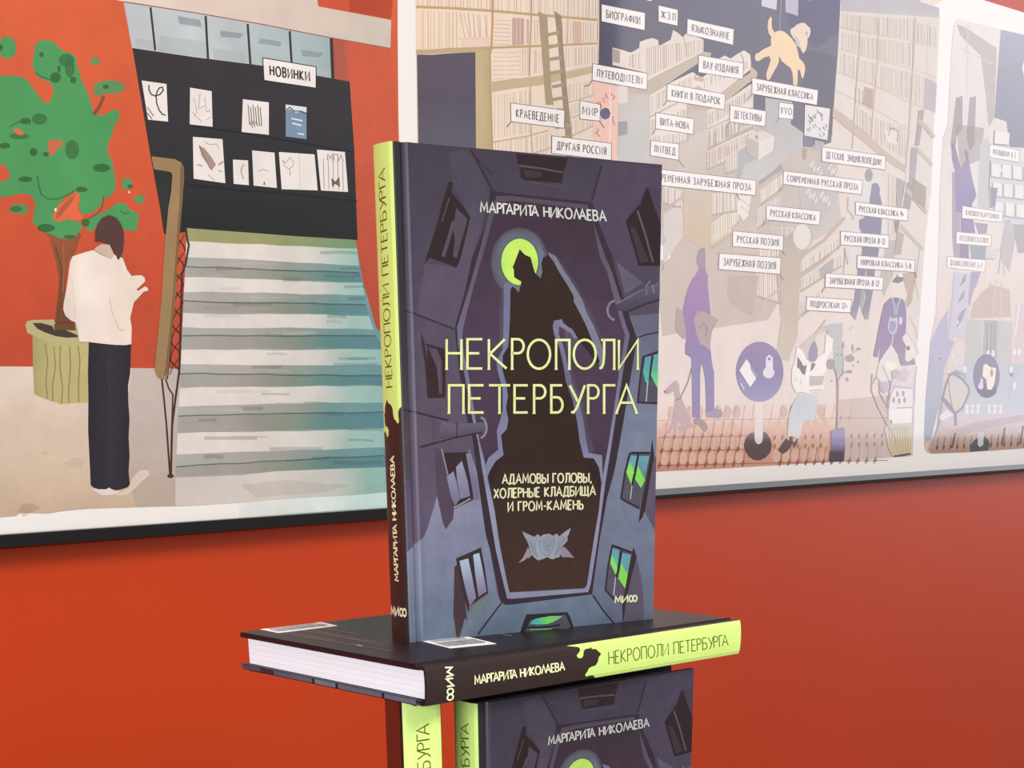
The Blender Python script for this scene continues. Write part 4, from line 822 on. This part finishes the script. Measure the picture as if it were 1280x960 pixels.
# chalk square
P((222, 214, 212), 6, "1006,131 1038,136 1036,160 1034,175 1005,170"); S((96, 84, 92), 6, 1.6, "1038,136 1036,160 1034.5,176 1005,170")
for k in range(22):
    x = 1009+random.random()*23; y = 136+random.random()*32; S((96, 86, 104), 7, .9, f"{x},{y} {x+random.uniform(-2,3)},{y+2} {x+random.uniform(-1,3)},{y+5}")
P((98, 90, 124), 5, "1004,170 1017,172 1016,184 1004,183"); P((170, 132, 126), 5, "1004,185 1009,186 1007,200 1003,198"); P((206, 200, 198), 5, "1018,175 1030,178 1030,190 1018,186", a=.7)
# right hand bookcases
P([(1043, (216, 202, 192)), (1100, (216, 200, 188)), (1174, (212, 200, 192))], 3, "1050,14 1160,14 1174,20 1167,160 1157,290 1150,390 1143,400 1115,390 1108,300 1108,240 1040,185 1043,120 1047.5,62", grad='x')
P([(-60, (190, 186, 196)), (10, (192, 188, 196)), (24, (206, 200, 198))], 4, "1051,-60 1170,-60 1150,2 1174,10 1174,22 1051,14", grad='y', a=.8)
lt = (202, 184, 168)
S(lt, 4, 1.8, "1050,34 1085,42 1140,51 1172,60"); S(lt, 4, 2, "1049,61 1090,73 1140,86 1170,97"); S(lt, 4, 2.2, "1047,90 1090,106 1135,127 1169,141"); S(lt, 4, 2, "1044,113 1090,135 1128,157 1140,166"); P((190, 168, 146), 4, "1041,134 1060,147 1082,166 1106,188 1130,206 1132,216 1106,200 1080,178 1055,158 1040,146")
S((184, 162, 142), 4, 1.4, "1075,20 1074,60 1070,110 1065,186"); S((196, 176, 158), 4, 1.2, "1098,24 1097,80 1092,130 1089,174"); S((190, 166, 148), 4, 1.8, "1144,22 1141,86 1137,150 1132,210"); S((200, 184, 170), 4, 1.2, "1160,26 1158,90")
for (x0, x1, ya, yb, yc, yd, n) in ((1052, 1074, 16, 20, 36, 40, 9), (1076, 1142, 20, 24, 40, 50, 26), (1052, 1073, 40, 44, 62, 66, 8), (1075, 1142, 46, 54, 68, 84, 26), (1145, 1170, 28, 34, 52, 58, 10), (1050, 1072, 66, 72, 92, 98, 8), (1074, 1096, 74, 80, 100, 108, 9), (1099, 1140, 82, 92, 110, 126, 15), (1068, 1092, 108, 118, 130, 140, 9), (1069, 1090, 132, 146, 160, 172, 9), (1093, 1132, 148, 160, 176, 200, 14), (1143, 1168, 92, 100, 128, 138, 9), (1110, 1128, 216, 226, 296, 300, 7)):
    ST((196, 178, 168), 4, .8, [(x0, ya), (x1, yb), (x1, yd), (x0, yc)], n, a=.4)
P((202, 178, 160), 4, "1080,108 1092,112 1090,136 1078,130", a=.6); P((196, 186, 192), 4, "1156,98 1171,104 1169,140 1155,134", a=.8); P((222, 208, 200), 4, "1104,162 1122,164 1121,182 1108,178"); S((160, 130, 112), 5, 1.2, "1110,170 1113,160 1120,162 1122,164 1121,178")
P((156, 140, 138), 5, "1148,138 1155,137 1152,160 1149,182 1143,182 1146,160"); S((190, 172, 154), 5, 5, "1148,150 1160,162 1167,172"); S((196, 178, 160), 5, 4, "1144,184 1156,196 1165,206"); P((154, 148, 146), 5, "1139,184 1147,185 1143,232 1136,234"); P((158, 150, 146), 5, "1121,222 1129,226 1127,262 1120,260"); P((164, 158, 152), 5, "1130,226 1142,232 1137,262 1126,264", a=.8)
S((186, 166, 148), 5, 5, "1132,236 1146,252 1158,266"); P((180, 166, 152), 5, "1140,222 1158,234 1156,262 1140,248", a=.7); S((186, 170, 156), 5, 4, "1126,282 1142,300 1154,312"); P((170, 152, 140), 5, "1121,290 1130,292 1126,318 1118,318"); S((232, 222, 216), 6, 1, "1134,216 1128,252 1124,286"); P((150, 132, 128), 5, "1117,276 1124,276 1122,292 1119,290", a=.8)
P((206, 196, 186), 4, "1108,300 1120,300 1116,345 1104,372 1100,345", a=.7); P((198, 174, 152), 5, "1128,342 1146,340 1140,376 1134,386 1126,352", a=.8); S((200, 180, 166), 5, 1.4, "1150,310 1144,352 1148,372"); S((196, 176, 160), 5, 1.4, "1136,396 1144,410 1146,424")
# shopper in the background
E((130, 138, 144), 6, 1086, 219, 4.6, 8); P([(230, (112, 112, 140)), (262, (112, 102, 134)), (325, (106, 92, 122))], 6, "1090,230 1093,228.5 1097,229.5 1100,236 1099,241 1102,253 1103,262 1101,290 1100,300 1096,330 1076,330 1079,295 1074,284 1074,275 1080,272 1085,262 1088,245", grad='y')
lg = [(330, (108, 96, 130)), (385, (118, 108, 136)), (400, (160, 142, 140))]
P(lg, 6, "1073,330 1083,330 1081,345 1077,362 1074,380 1069,400 1063,392 1068,372 1071,350", grad='y'); P(lg, 6, "1084,330 1094,330 1091,362 1087,385 1085,399 1081,399 1078,390 1082,372 1083,350", grad='y'); S((196, 180, 176), 5, 1.6, "1061,413 1066,408"); P((170, 164, 186), 5, "1080,345 1084,345 1081,370 1077,392 1074,378", a=.5)
# lady in the purple coat with a bag and a little dog
T(820, 270, 8)
P((146, 124, 132), 6, "425,340 460,318 490,325 492,430 495,560 430,530 405,480 402,420")
P([(338, (146, 100, 156)), (400, (138, 94, 152)), (440, (122, 98, 150))], 6, "430,520 400,580 360,630 325,700 295,800 272,900 265,1000 275,1080 290,1160 300,1240 290,1300 290,1380 340,1410 360,1440 380,1500 440,1480 500,1480 560,1470 548,1400 540,1320 545,1180 545,1000 535,880 515,680 518,600 498,560 492,520", grad='y')
T(820, 430, 8)
tr = [(445, (120, 104, 156)), (480, (124, 108, 160)), (522, (132, 100, 158))]
P(tr, 6, "350,100 450,120 448,220 440,300 440,500 438,735 365,735 360,600 358,400 352,200", grad='y'); P(tr, 6, "440,100 545,60 560,200 578,280 582,420 580,650 500,690 495,500 490,360 470,240 445,180", grad='y')
P((150, 130, 156), 6, "495,715 520,690 560,660 600,645 650,660 670,700 655,735 590,735 540,735"); P((150, 126, 130), 7, "370,750 430,735 470,760 505,800 520,845 490,880 465,860 430,815 380,790")
P((184, 152, 154), 6, "75,478 110,440 150,400 190,365 215,375 232,420 236,500 250,545 280,600 320,680 340,730 348,790 410,815 330,840 300,870 240,870 225,830 250,800 215,770 205,830 200,920 180,910 178,780 160,850 130,895 105,890 140,830 165,760 175,690 185,590 190,540 180,470 130,500 95,500")
S((134, 112, 128), 7, 1.6, "352,240 340,300 315,390 270,480 245,535"); E((110, 80, 90), 7, 90, 478, 12, 12); S((120, 104, 124), 7, 1.6, "190,565 220,550 250,545")
T()
P((168, 140, 138), 7, "845.6,384.5 852.6,388 856,405 858,424 853,423 848,418 843.6,411 844,398"); P((168, 140, 138), 7, "872,389 880,390 898,399 890,414 886,438 880,432 875,430 870,417 867,399"); a.ring((120, 96, 110), 8, 1.2, 879, 413, 4.5, 8, a0=-160, a1=70)
# round sign on its pole
P([(440, (128, 100, 152)), (465, (120, 100, 150)), (500, (140, 130, 176))], 6, [(949.5+29.6*math.cos(k*math.pi/24), 464.7+37.6*math.sin(k*math.pi/24)) for k in range(48)], grad='y')
P((238, 228, 226), 7, "933,448.8 947,470 937.5,484 924,463"); P((150, 150, 180), 7, "937,450 944,455 951,468 948,478 938,462", a=.6); P((160, 160, 190), 7, "923,466 934,482 930,490 924,480", a=.7); E((224, 214, 222), 7, 960.6, 466, 7.2, 7); P((224, 214, 222), 7, "957.3,447 961,443 965.6,447 966,466 956.5,466"); E((128, 110, 140), 8, 961.2, 448.6, 2, 2); S((232, 228, 238), 8, 1, "926,479 930,487")
P((228, 210, 204), 5, "943,500 953.5,500 953.5,545 952,553 948,555.5 944.5,553 943,545"); P((72, 42, 42), 5, "942.5,540 943,550 945,554 948,555.5 951.5,554 953.5,550 953.5,539.5 958,541 963,549 964.6,557 963,565 957,572 950,575.5 943,575 936,571 931,563 929.5,556 932,548 937,542")
# floor tiles
ys = [505, 525.6, 546.5, 563.5, 582]
for r_, (y0, nx, x0, st, sl) in enumerate([(525.6, 22, 835, 11.6, -.012), (546.5, 12, 830.6, 11.8, -.018), (563.5, 12, 827, 11.9, -.02), (582, 26, 824, 11.6, -.024)]):
    c = [(214, 172, 160), (172, 104, 84), (150, 84, 66), (150, 80, 62)][r_]
    a.S(c, 3, .9, [(823, y0+.4), (940, y0+.4+sl*110)] if r_ in (1, 2) else [(823, y0), (1110, y0+sl*280)], a=.6)
    for k in range(nx):
        x = x0+k*st*(1 if k < 14 else .93); y = y0+sl*(x-823); s_ = [1.3, 2, 2.3, 2.3][r_]; al = .9 if x < 1040 else .45
        if 929 < x < 966 and r_ > 0: continue
        P(c, 4, f"{x+1.2},{y-4.6} {x+s_+.5},{y} {x-1},{y+4.6} {x-s_},{y}", a=al); S(c, 3, .9, f"{x+3.4},{y-19 if r_ else y-18} {x+2},{y-10} {x+.6},{y}", a=.55 if x < 1040 else .25)
for k in range(16):
    x = 968+k*9.6; 
    for y in (547, 558): 
        if x < 1035 or x > 1056: P((176, 122, 106), 4, f"{x+1},{y-4-k*.2} {x+2.2},{y-k*.2} {x-.5},{y+4-k*.2} {x-1.6},{y-k*.2}", a=.8 if x < 1035 else .35)
# newspaper reader on a bench
T(960, 400, 8)
P((184, 178, 178), 5, "570,60 640,40 745,30 735,270 700,290 640,280 600,150"); P((238, 228, 222), 6, "285,262 340,300 400,430 560,330 580,130 650,200 640,280 580,400 575,520 540,560 560,690 400,740 350,720 270,720 235,640 235,500 270,400"); P((206, 184, 176), 5, "300,280 520,90 560,60 590,100 500,140 420,260 400,400")
P((136, 124, 152), 7, "460,200 480,240 495,300 490,380 470,410 440,425 405,390 400,340 415,270"); P((100, 80, 88), 7, "290,360 330,420 350,460 385,450 365,550 340,540 310,490 285,470"); P((120, 96, 96), 7, "430,430 475,435 455,480 420,520"); S((250, 244, 240), 8, 1.4, "290,290 400,420 390,560 370,720"); S((178, 162, 160), 8, .8, "260,580 290,610"); S((178, 162, 160), 8, .8, "320,590 330,640"); S((190, 170, 168), 8, 1.2, "410,710 520,695"); P((212, 194, 190), 7, "410,560 560,560 540,650 410,660", a=.6)
P([(490, (196, 200, 204)), (525, (196, 200, 206)), (548, (214, 206, 204))], 6, "320,728 380,750 495,755 485,900 470,960 460,1010 360,1010 340,1060 320,1160 290,1190 230,1160 190,1170 205,950 250,830", grad='y')
T(960, 490, 8); P((82, 50, 50), 7, "180,460 205,490 240,440 245,500 225,545 190,590 150,618 95,580 130,530"); P((100, 68, 66), 7, "245,510 298,470 285,520 255,565")
# sapling in a tall pot
tk = (158, 132, 140)
S(tk, 6, 2.2, "690,375 690,200 695,60 695,-60 690,-120"); S(tk, 6, 1.4, "690,-120 680,-180 665,-230 650,-250"); S(tk, 6, 1.4, "695,-110 715,-150 745,-190 800,-210 830,-215"); S(tk, 6, 1, "745,-190 750,-330 740,-440"); S(tk, 6, 1, "820,-370 920,-440")
for x, y, rx_, ry_ in ((625, -280, 44, 52), (815, -335, 50, 36), (845, -440, 14, 40), (905, -430, 26, 14), (810, -200, 34, 14), (750, -470, 12, 34), (900, -300, 13, 15), (855, -265, 10, 10), (790, -125, 18, 20), (635, -110, 9, 10)): E((172, 164, 168), 5, x, y, rx_, ry_, a=.75)
P((196, 202, 198), 5, "660,-420 740,-440 750,-300 730,-190 690,-160 660,-250", a=.8); E((150, 160, 160), 6, 690, -372, 12, 9, a=.6); E((150, 160, 160), 6, 725, -372, 12, 9, a=.6)
P([(535, (136, 126, 156)), (554, (150, 134, 180)), (561, (120, 96, 130)), (566, (58, 34, 40)), (577, (48, 28, 32))], 7, "625,388 660,372 740,352 764,362 768,560 755,690 680,694 608,696 615,600 630,560", grad='y')  # black pot; the purple-grey upper part is window glare painted into its colour
# waiter
T(1040, 390, 8)
P((226, 206, 194), 5, "575,-185 600,-310 710,-310 750,-180 740,-120 680,-110 620,-140"); P((92, 78, 92), 6, "608,-320 640,-350 650,-380 660,-352 715,-345 705,-310 675,-290 640,-290 600,-300"); P((238, 228, 226), 6, "665,-380 700,-385 710,-350 670,-355")
P([(372, (118, 96, 136)), (410, (132, 98, 146)), (440, (136, 108, 148)), (458, (150, 130, 152))], 6, "580,-140 520,-80 495,20 470,140 440,300 412,430 430,452 455,450 480,340 488,345 466,495 560,370 590,325 640,400 690,530 760,540 835,520 800,430 785,425 760,420 735,360 700,260 735,200 740,80 735,-40 725,-100 690,-140 660,-90 620,-90 600,-140", grad='y')
S((150, 158, 190), 7, 2.4, "605,-135 622,-60 625,20"); S((150, 158, 190), 7, 2.4, "680,-135 650,-50 640,30"); P((96, 88, 106), 7, "620,-145 662,-145 660,-110 640,-90 622,-110"); P((118, 108, 142), 7, "580,35 645,35 640,60 600,80")
P((188, 180, 206), 7, "575,40 592,62 632,60 650,45 655,140 640,200 605,235 565,200 552,140"); P((140, 132, 158), 8, "580,90 632,95 636,140 622,180 595,205 570,175 568,130"); S((200, 194, 216), 7, 1.4, "605,235 600,310 570,350"); E((214, 198, 220), 7, 682, 88, 17, 42)
P((226, 214, 202), 7, "700,250 745,210 800,280 860,380 860,420 800,470 775,490 750,498 728,480 730,400 735,340 705,280"); E((96, 88, 94), 8, 757, 362, 19, 22); S((190, 172, 160), 8, 1, "745,210 800,290 850,380 858,420")
# coffee cart
P((222, 216, 206), 6, "590,325 650,420 690,560 700,640 640,660 580,690 480,700 440,640 470,500 540,390"); P((242, 232, 220), 7, "530,500 560,480 575,510 600,490 640,510 630,560 580,580 540,560"); P((196, 172, 160), 7, "590,590 640,570 690,600 640,660 590,680"); S((150, 120, 126), 7, 1.4, "590,600 600,670")
P((216, 204, 208), 6, "690,540 835,525 830,960 560,960 590,700"); P((192, 166, 186), 7, "460,705 580,705 560,790 510,812 480,770"); P((202, 182, 196), 7, "660,640 720,560 770,600 740,700 640,690"); P((232, 222, 222), 6, "600,770 790,770 830,900 810,1080 560,1080 560,900"); P((240, 232, 228), 6, "570,980 800,960 800,1120 600,1120")
for x, y in ((650, 820), (708, 815), (612, 880), (668, 890), (722, 880)): E((170, 146, 158), 8, x, y, 14, 30)
for q in ("440,650 400,720 390,780 460,960 560,1150 640,1290", "500,540 560,670 590,720 560,860 540,960", "480,700 470,800 530,920", "560,960 580,840 620,740 800,765", "400,620 390,780", "840,540 820,760 800,1100", "640,960 800,955"): S((172, 156, 166), 8, 1.1, q)
a.label("КОФЕ", (1076.5, 458.5), (1094.5, 460.5), (1094, 474.5), (1075.5, 472.5), lay=8, ink=(150, 128, 138), wd=.8, edge=.6)
T(1120, 480, 8)
P([(530, (206, 196, 188)), (545, (212, 196, 168)), (568, (216, 190, 148))], 7, "-120,440 -60,400 160,385 158,560 150,690 40,705 -40,720 -80,640", grad='y')
for k in range(9): S((176, 158, 128), 8, .8, f"{-80+k*26},{440-k*3} {-66+k*26},{560} {-40+k*22},{700-k*2}")
P((84, 48, 36), 8, "-30,715 60,700 140,688 145,705 60,722 -20,728")
T()
# word labels of this panel
for t_, q, pt in (
    ("БИОГРАФИИ", ((752, 5.5), (806, 16.5), (805.6, 37.5), (752, 26.5)), None), ("ЖЗЛ", ((823.4, 7), (847, 12.5), (846.7, 32), (823.4, 26.7)), None),
    ("ЯЗЫКОЗНАНИЕ", ((859.4, 24), (917, 36.8), (916, 55.8), (858.8, 42.5)), None), ("ПУТЕВОДИТЕЛИ", ((741, 80), (808.7, 92), (808, 112), (740.3, 100)), "740,100 737,106 730,108"),
    ("ВАУ-ИЗДАНИЯ", ((873.5, 69.2), (928.7, 79.2), (928, 98.7), (873, 90)), "873,90 868,97"), ("КНИГИ В ПОДАРОК", ((834, 105.2), (906, 118), (905, 136.8), (833.7, 125)), "834,125 829,132"),
    ("ЗАРУБЕЖНАЯ КЛАССИКА", ((940, 97.8), (1022, 113), (1020.4, 131), (940, 117)), "940,117 933,126"), ("ДЕТЕКТИВЫ", ((912.6, 131.8), (957, 139.3), (955.6, 157.8), (912, 152)), "912,152 907,160"),
    ("ВИТА-НОВА", ((820, 141.2), (867, 148.8), (866, 167.5), (819.7, 160.6)), "820,160 815,169"), ("VVО", ((974, 128), (991.2, 130.8), (990.6, 149), (973.2, 147)), "974,147 969,154"),
    ("МИР", ((725.2, 126), (750, 131), (749.3, 151), (725, 148.4)), "749,151 755,160"), ("КРАЕВЕДЕНИЕ", ((638.4, 129), (705.3, 138.2), (704.8, 160), (639, 151.6)), "639,152 633,159"),
    ("ДРУГАЯ РОССИЯ", ((690, 170.2), (763.8, 179.5), (763.6, 200), (689.8, 191.5)), None), ("ЛИТВЕД", ((813.8, 176), (848, 180.2), (847.6, 199.8), (813, 194)), "848,200 855,209"),
    ("СОВРЕМЕННАЯ ЗАРУБЕЖНАЯ ПРОЗА", ((806, 209.8), (944.4, 225.8), (943.7, 244), (806, 229.4)), "920,242 924,250"), ("ДЕТСКИЕ ЭНЦИКЛОПЕДИИ", ((1027.5, 184), (1106.2, 195.2), (1105.6, 212), (1027.2, 201.5)), None),
    ("СОВРЕМЕННАЯ РУССКАЯ ПРОЗА", ((979.4, 214), (1077.5, 225.8), (1076.2, 243), (978.9, 230)), "979,230 974,239"), ("РУССКАЯ КЛАССИКА", ((958, 256.9), (1024.8, 264.2), (1023.4, 281), (957.5, 274.2)), "957,274 952,283"),
    ("РУССКАЯ ПОЭЗИЯ", ((916, 289), (978.7, 295), (978, 313), (915.6, 307.6)), "977,313 981,319"), ("ЗАРУБЕЖНАЯ ПОЭЗИЯ", ((899, 317), (975.6, 322.6), (974.4, 342.4), (898.2, 336.4)), "974,342 979,350"),
    ("РУССКАЯ КЛАССИКА 9+", ((1069.4, 252.6), (1134.2, 261.3), (1133.6, 276), (1069.3, 268.2)), None), ("РУССКАЯ ПРОЗА 8-12", ((1050.7, 289.4), (1110.7, 294.6), (1110, 310), (1050.6, 305.6)), "1051,306 1046,311"),
    ("МИРОВАЯ КЛАССИКА 5-8", ((1071.5, 319.6), (1143, 325.8), (1142.4, 340), (1071.2, 335)), "1143,340 1146,347"), ("ЗАРУБЕЖНАЯ ПРОЗА 8-12", ((1032, 342), (1103.6, 347), (1102.4, 362.4), (1031.3, 358.7)), "1031,359 1026,366"),
    ("ПОДРОСТКАМ 12+", ((1008.5, 371.4), (1063.5, 375), (1062.5, 390.6), (1007.6, 387.5)), "1007,388 1002,396")):
    xm = q[0][0]; f_ = min(1, max(0, (xm-640)/440)); ink = tuple(int(84+(128-84)*f_-(0, 16, 12)[i]) for i in range(3))  # ink pales to the right: reflected window haze painted into the lettering
    a.label(t_, *q, lay=11, ink=ink, ptr=pt, wd=1.15, edge=.75)
p2 = a.build('picture_panel', sheet, lambda x, z, e: (x, -e, z), M_pr2, pc)

# ================= panel 3
a = Art(); T, P, S, E, ST = a.T, a.P, a.S, a.E, a.stripes
R3 = 1420
P([(20, (226, 216, 208)), (160, (214, 204, 198)), (300, (222, 210, 200)), (400, (220, 198, 188)), (560, (206, 176, 160))], 0, "1194,27 1198,24 1229,31 1249,36 1280,43 1340,56 %d,74 %d,551 1280,560.5 1207,565.5 1164,567 1158,565 1155.5,558 1155,545 1157,500 1161,455 1164,424 1170,390 1174,295 1175,235 1179,172 1185,155 1187,112 1191,42" % (R3, R3), grad='y')
P([(40, (150, 150, 178)), (90, (134, 132, 152)), (185, (104, 102, 124))], 2, "1251,37 1280,43.5 %d,74 %d,190 1262,184 1258,152 1243,147 1246,100" % (R3, R3), grad='y'); S((250, 214, 200), 3, 5, "1284,70 1280,85 1284,100")
P((196, 182, 176), 2, "1196,30 1206,34 1246,60 1243,147 1236,160 1232,120 1226,70 1200,44", a=.35); S((206, 196, 186), 2, 1.4, "1200,60 1240,80"); S((206, 196, 186), 2, 1.2, "1210,30 1209,120")
P((180, 164, 170), 2, "1195,122 1203,120 1203,160 1196,170 1192,200 1188,180", a=.6); P((182, 168, 176), 2, "1212,122 1220,120 1218,180 1212,190 1208,170", a=.6); P((192, 182, 180), 2, "1195,155 1230,160 1226,200 1200,210", a=.4)
P((224, 218, 214), 4, "1244,164 1262,166 1261,181 1242.5,179"); S((106, 100, 112), 4, 1.6, "1243,163 1242,180 1261,182"); P((214, 208, 208), 3, "1225,180 1236,170 1238,240 1237,262 1222,258", a=.8)
gl = (150, 144, 152)
P((198, 196, 200), 2, "1238,198 %d,215 %d,330 1254,280 1240,262" % (R3, R3))
for r_ in range(3):
    for k in range(8):
        x = 1240+k*13.5+r_*2; y = 204+r_*24+k*1.6; P((228, 220, 214), 3, f"{x},{y} {x+10},{y+1.5} {x+9.5},{y+17} {x},{y+15}"); S(gl, 4, 1, f"{x-1.5},{y} {x-1.5},{y+17} {x+11},{y+19}", a=.7)
P((120, 122, 140), 4, "1238,234 1247,235 1244,258 1239,260"); S((120, 114, 124), 4, 1.3, "1237.5,200 1236,235 1238,260"); P((240, 226, 196), 4, "1250,206 1253,214 1249,215")
P([(180, (112, 98, 130)), (215, (130, 116, 158)), (250, (122, 102, 152)), (292, (126, 108, 154))], 5, "1189,181 1192,178.5 1194,184 1197.5,197.5 1201,211 1207.5,199 1205.4,189 1208,186.5 1210.6,192.5 1211,202 1212.5,209 1216,226 1220.6,244 1218,250 1215,255 1216,270 1219,291 1200.8,291 1200.6,266 1197,266.5 1195,262 1194.5,235 1194,215 1190,200", grad='y')
P((178, 166, 188), 3, "1190,215 1194,215 1195,262 1200,268 1200,325 1192,325 1190,290", a=.7)
P((120, 106, 138), 5, "1200,305 1211,305 1211,324 1200,322"); P((132, 142, 152), 5, "1212,305 1233,307 1231,326 1214,325"); P((168, 162, 186), 4, "1218,278 1235,280 1233,292 1228,292 1224,296", a=.7); P((206, 196, 194), 4, "1233,310 1250,312 1244,326 1232,325"); S((170, 158, 156), 5, 1.6, "1232,323 1242,324")
P((196, 188, 202), 3, "1192,340 1214,342 1212,378 1208,425 1184,424 1186,386 1190,370"); P((146, 134, 158), 4, "1204,346 1208,342 1207,352 1199,359"); P((146, 134, 158), 4, "1203,366 1206,362 1205,372 1196,380"); P((148, 136, 160), 4, "1199,392 1208,384 1203,400 1195,410"); S((176, 168, 188), 4, 1.4, "1192,342 1190,380 1185,424")
P([(340, (158, 142, 176)), (385, (164, 146, 170))], 5, "1213.5,340 1226,340 1221,356 1217,363 1212,384 1210,378 1212,356", grad='y')
P((202, 196, 198), 3, "1256,276 1262,274 1270,294 1262,340 1254,330 1250,310", a=.8); S((176, 164, 160), 4, 1.2, "1250,310 1256,345"); S((160, 150, 148), 4, 1.4, "1251,315 1248,342"); S((196, 170, 160), 4, 1.2, "1238,352 1232,384"); S((206, 184, 178), 4, 1.4, "1245,350 1240,398"); S((206, 184, 178), 4, 1.4, "1252,352 1250,398"); P((186, 182, 184), 3, "1266,280 %d,290 %d,320 1272,316" % (R3, R3), a=.7)
P((228, 206, 192), 3, "1216,380 1226,366 1240,356 1262,362 1264,396 1212,398", a=.6)
# floor, rug, curtains
P([(386, (168, 166, 184)), (440, (172, 164, 194)), (500, (160, 166, 182)), (545, (146, 152, 170))], 3, "1163,427 1175,402 1185,386 1184,424 1193,427 1186,445 1180,462 1177,500 1172,545 1158,552 1155.5,545 1157,500 1161,455", grad='y')
P([(450, (178, 180, 190)), (500, (186, 190, 200)), (540, (202, 194, 206))], 3, "1198,452 1206,455 %d,452 %d,530 1280,535 1200,542 1178,540 1180,500 1190,470" % (R3, R3), grad='y')
P((214, 200, 196), 3, "1182,470 1190,440 1200,420 1206,440 1204,462 1192,468 1183,480")
for k in range(9): P((228, 216, 214), 4, f"{1196+k%3*4-k*1.0},{400+k*7} {1199+k%3*3-k},{402+k*7} {1196+k%3*4-k},{406+k*7}")
P((186, 182, 176), 4, "1209,399 1229,400 1227,430 1226,456 1206,456"); P((186, 182, 176), 4, "1249,401 1266,401 1265,430 1264,456 1247,456"); P((164, 160, 162), 4, "1230,400 1248,401 1246,456 1228,456"); P((206, 186, 186), 3, "1269,380 %d,380 %d,452 1267,456" % (R3, R3)); S((234, 220, 214), 5, 1.6, "1274,380 1269,420")
for x in (1234, 1239, 1243): S((140, 134, 140), 5, .9, f"{x},404 {x-1},452", a=.7)
for x, y in ((1206, 462), (1264, 462), (1268, 440), (1274, 440), (1268, 482), (1235, 442), (1241, 442)): E((226, 222, 230), 5, x, y, 2.2, 4.5)
S((132, 128, 142), 4, 1.4, "1205,466 1207,474"); E((126, 120, 134), 4, 1264, 466, 2.6, 5); S((168, 168, 182), 4, .9, "1268,470 1260,500")
E((112, 98, 128), 6, 1233, 470, 16.6, 27.4, n=40); E((128, 120, 146), 6, 1234, 488, 12, 9, a=.5)
P((238, 224, 212), 7, "1229,457 1232,454.5 1238,459 1245,460 1244,472 1242,482 1239.5,487 1234,487 1232.6,474 1228,470"); E((206, 160, 130), 8, 1239.5, 466, 2, 5, a=.8); E((208, 202, 222), 7, 1226, 482.5, 3.4, 4.4); P((208, 202, 222), 7, "1226,472 1229,476 1228,481 1225,480")
P((208, 194, 188), 6, "1178,498 1182,480 1187,469 1200,474 1208.5,482.5 1211,489 1207,500 1202,510 1194,515.5 1188,511 1182,504"); S((132, 126, 138), 7, 2.6, "1178,500 1182,482 1187,469 1193,467 1203,474 1210,483 1211.5,490 1207,501 1202,511 1194,517 1186,510 1178,498"); S((150, 120, 122), 7, 1.2, "1185,471 1187,492 1191,513")
S((126, 120, 134), 6, 3, "1180,498 1188,508 1194,517 1194.5,532"); S((146, 142, 158), 5, 2, "1178,500 1174,530 1162,562"); P((176, 168, 190), 4, "1183,468 1196,462 1206,470 1196,468 1188,470", a=.8)
for k in range(7):
    x = 1206+k*7
    if k != 3: P((230, 222, 226), 5, f"{x},506 {x+5},506 {x+3.5},511 {x+5.5},517 {x},517 {x+1.6},511")
P((228, 218, 222), 5, "1174,520 1184,512 1192,519 1176,526"); P((230, 224, 228), 5, "1166,540 1173,510 1170,535 1164,552")
P([(526, (206, 188, 192)), (545, (186, 156, 140)), (566, (160, 120, 92))], 4, "1174,530 1200,520 %d,512 %d,551 1280,560.5 1207,565.5 1164,567 1160,562" % (R3, R3), grad='y')
for k in range(30):
    x = 1170+k*8.4; S((110, 70, 56), 5, 1.1, f"{x+3},{546-k*.4} {x},{563-k*.35}", a=.5); P((86, 54, 44), 5, f"{x+2},{556-k*.4} {x+3},{559-k*.4} {x+1},{563-k*.4} {x},{559-k*.4}", a=.7)
for x in (1192, 1254, 1277): S((66, 40, 34), 6, 2.4, f"{x+2},{541-(x-1192)*.1} {x-2},{560-(x-1192)*.05}")
P((36, 28, 32), 6, "1212.5,564.6 1213,558 1217,551 1222,547 1230,546 1235,549 1237,555 1235,563"); P((196, 188, 190), 7, "1222,540 1230,540 1229,556 1225,559 1222,556"); P((226, 214, 218), 5, "1184,540 1220,528 1280,518 %d,500 %d,512 1280,526 1230,536 1190,548" % (R3, R3), a=.35)  # last shape: pale band of window glare painted across the floor
for t_, q in (("МАЛЫШАМ 0-3", ((1237.6, 180.8), (1274, 188), (1273.2, 202.4), (1236.4, 196.2))), ("КНИЖКИ-КАРТОНКИ", ((1203.2, 257.6), (1253, 265.2), (1252.4, 277.6), (1202.6, 272.4))),
              ("ПОЭЗИЯ/СКАЗКИ", ((1195.8, 290), (1239.2, 294), (1238.7, 308), (1195.2, 304))), ("ДОШКОЛЯТАМ 3-7", ((1184.2, 320.8), (1232, 325.2), (1230.6, 340), (1183.6, 334)))):
    a.label(t_, *q, lay=9, ink=(136, 122, 126), wd=.8, edge=.6)  # pale ink carries the same painted haze as the middle panel's labels
p3 = a.build('picture_panel', sheet, lambda x, z, e: (x, -e, z), M_pr2, pc)
tag(p1, 'staircase, tree and reader scene'); tag(p2, 'bookshop interior scene with many word labels'); tag(p3, 'pale play corner scene')
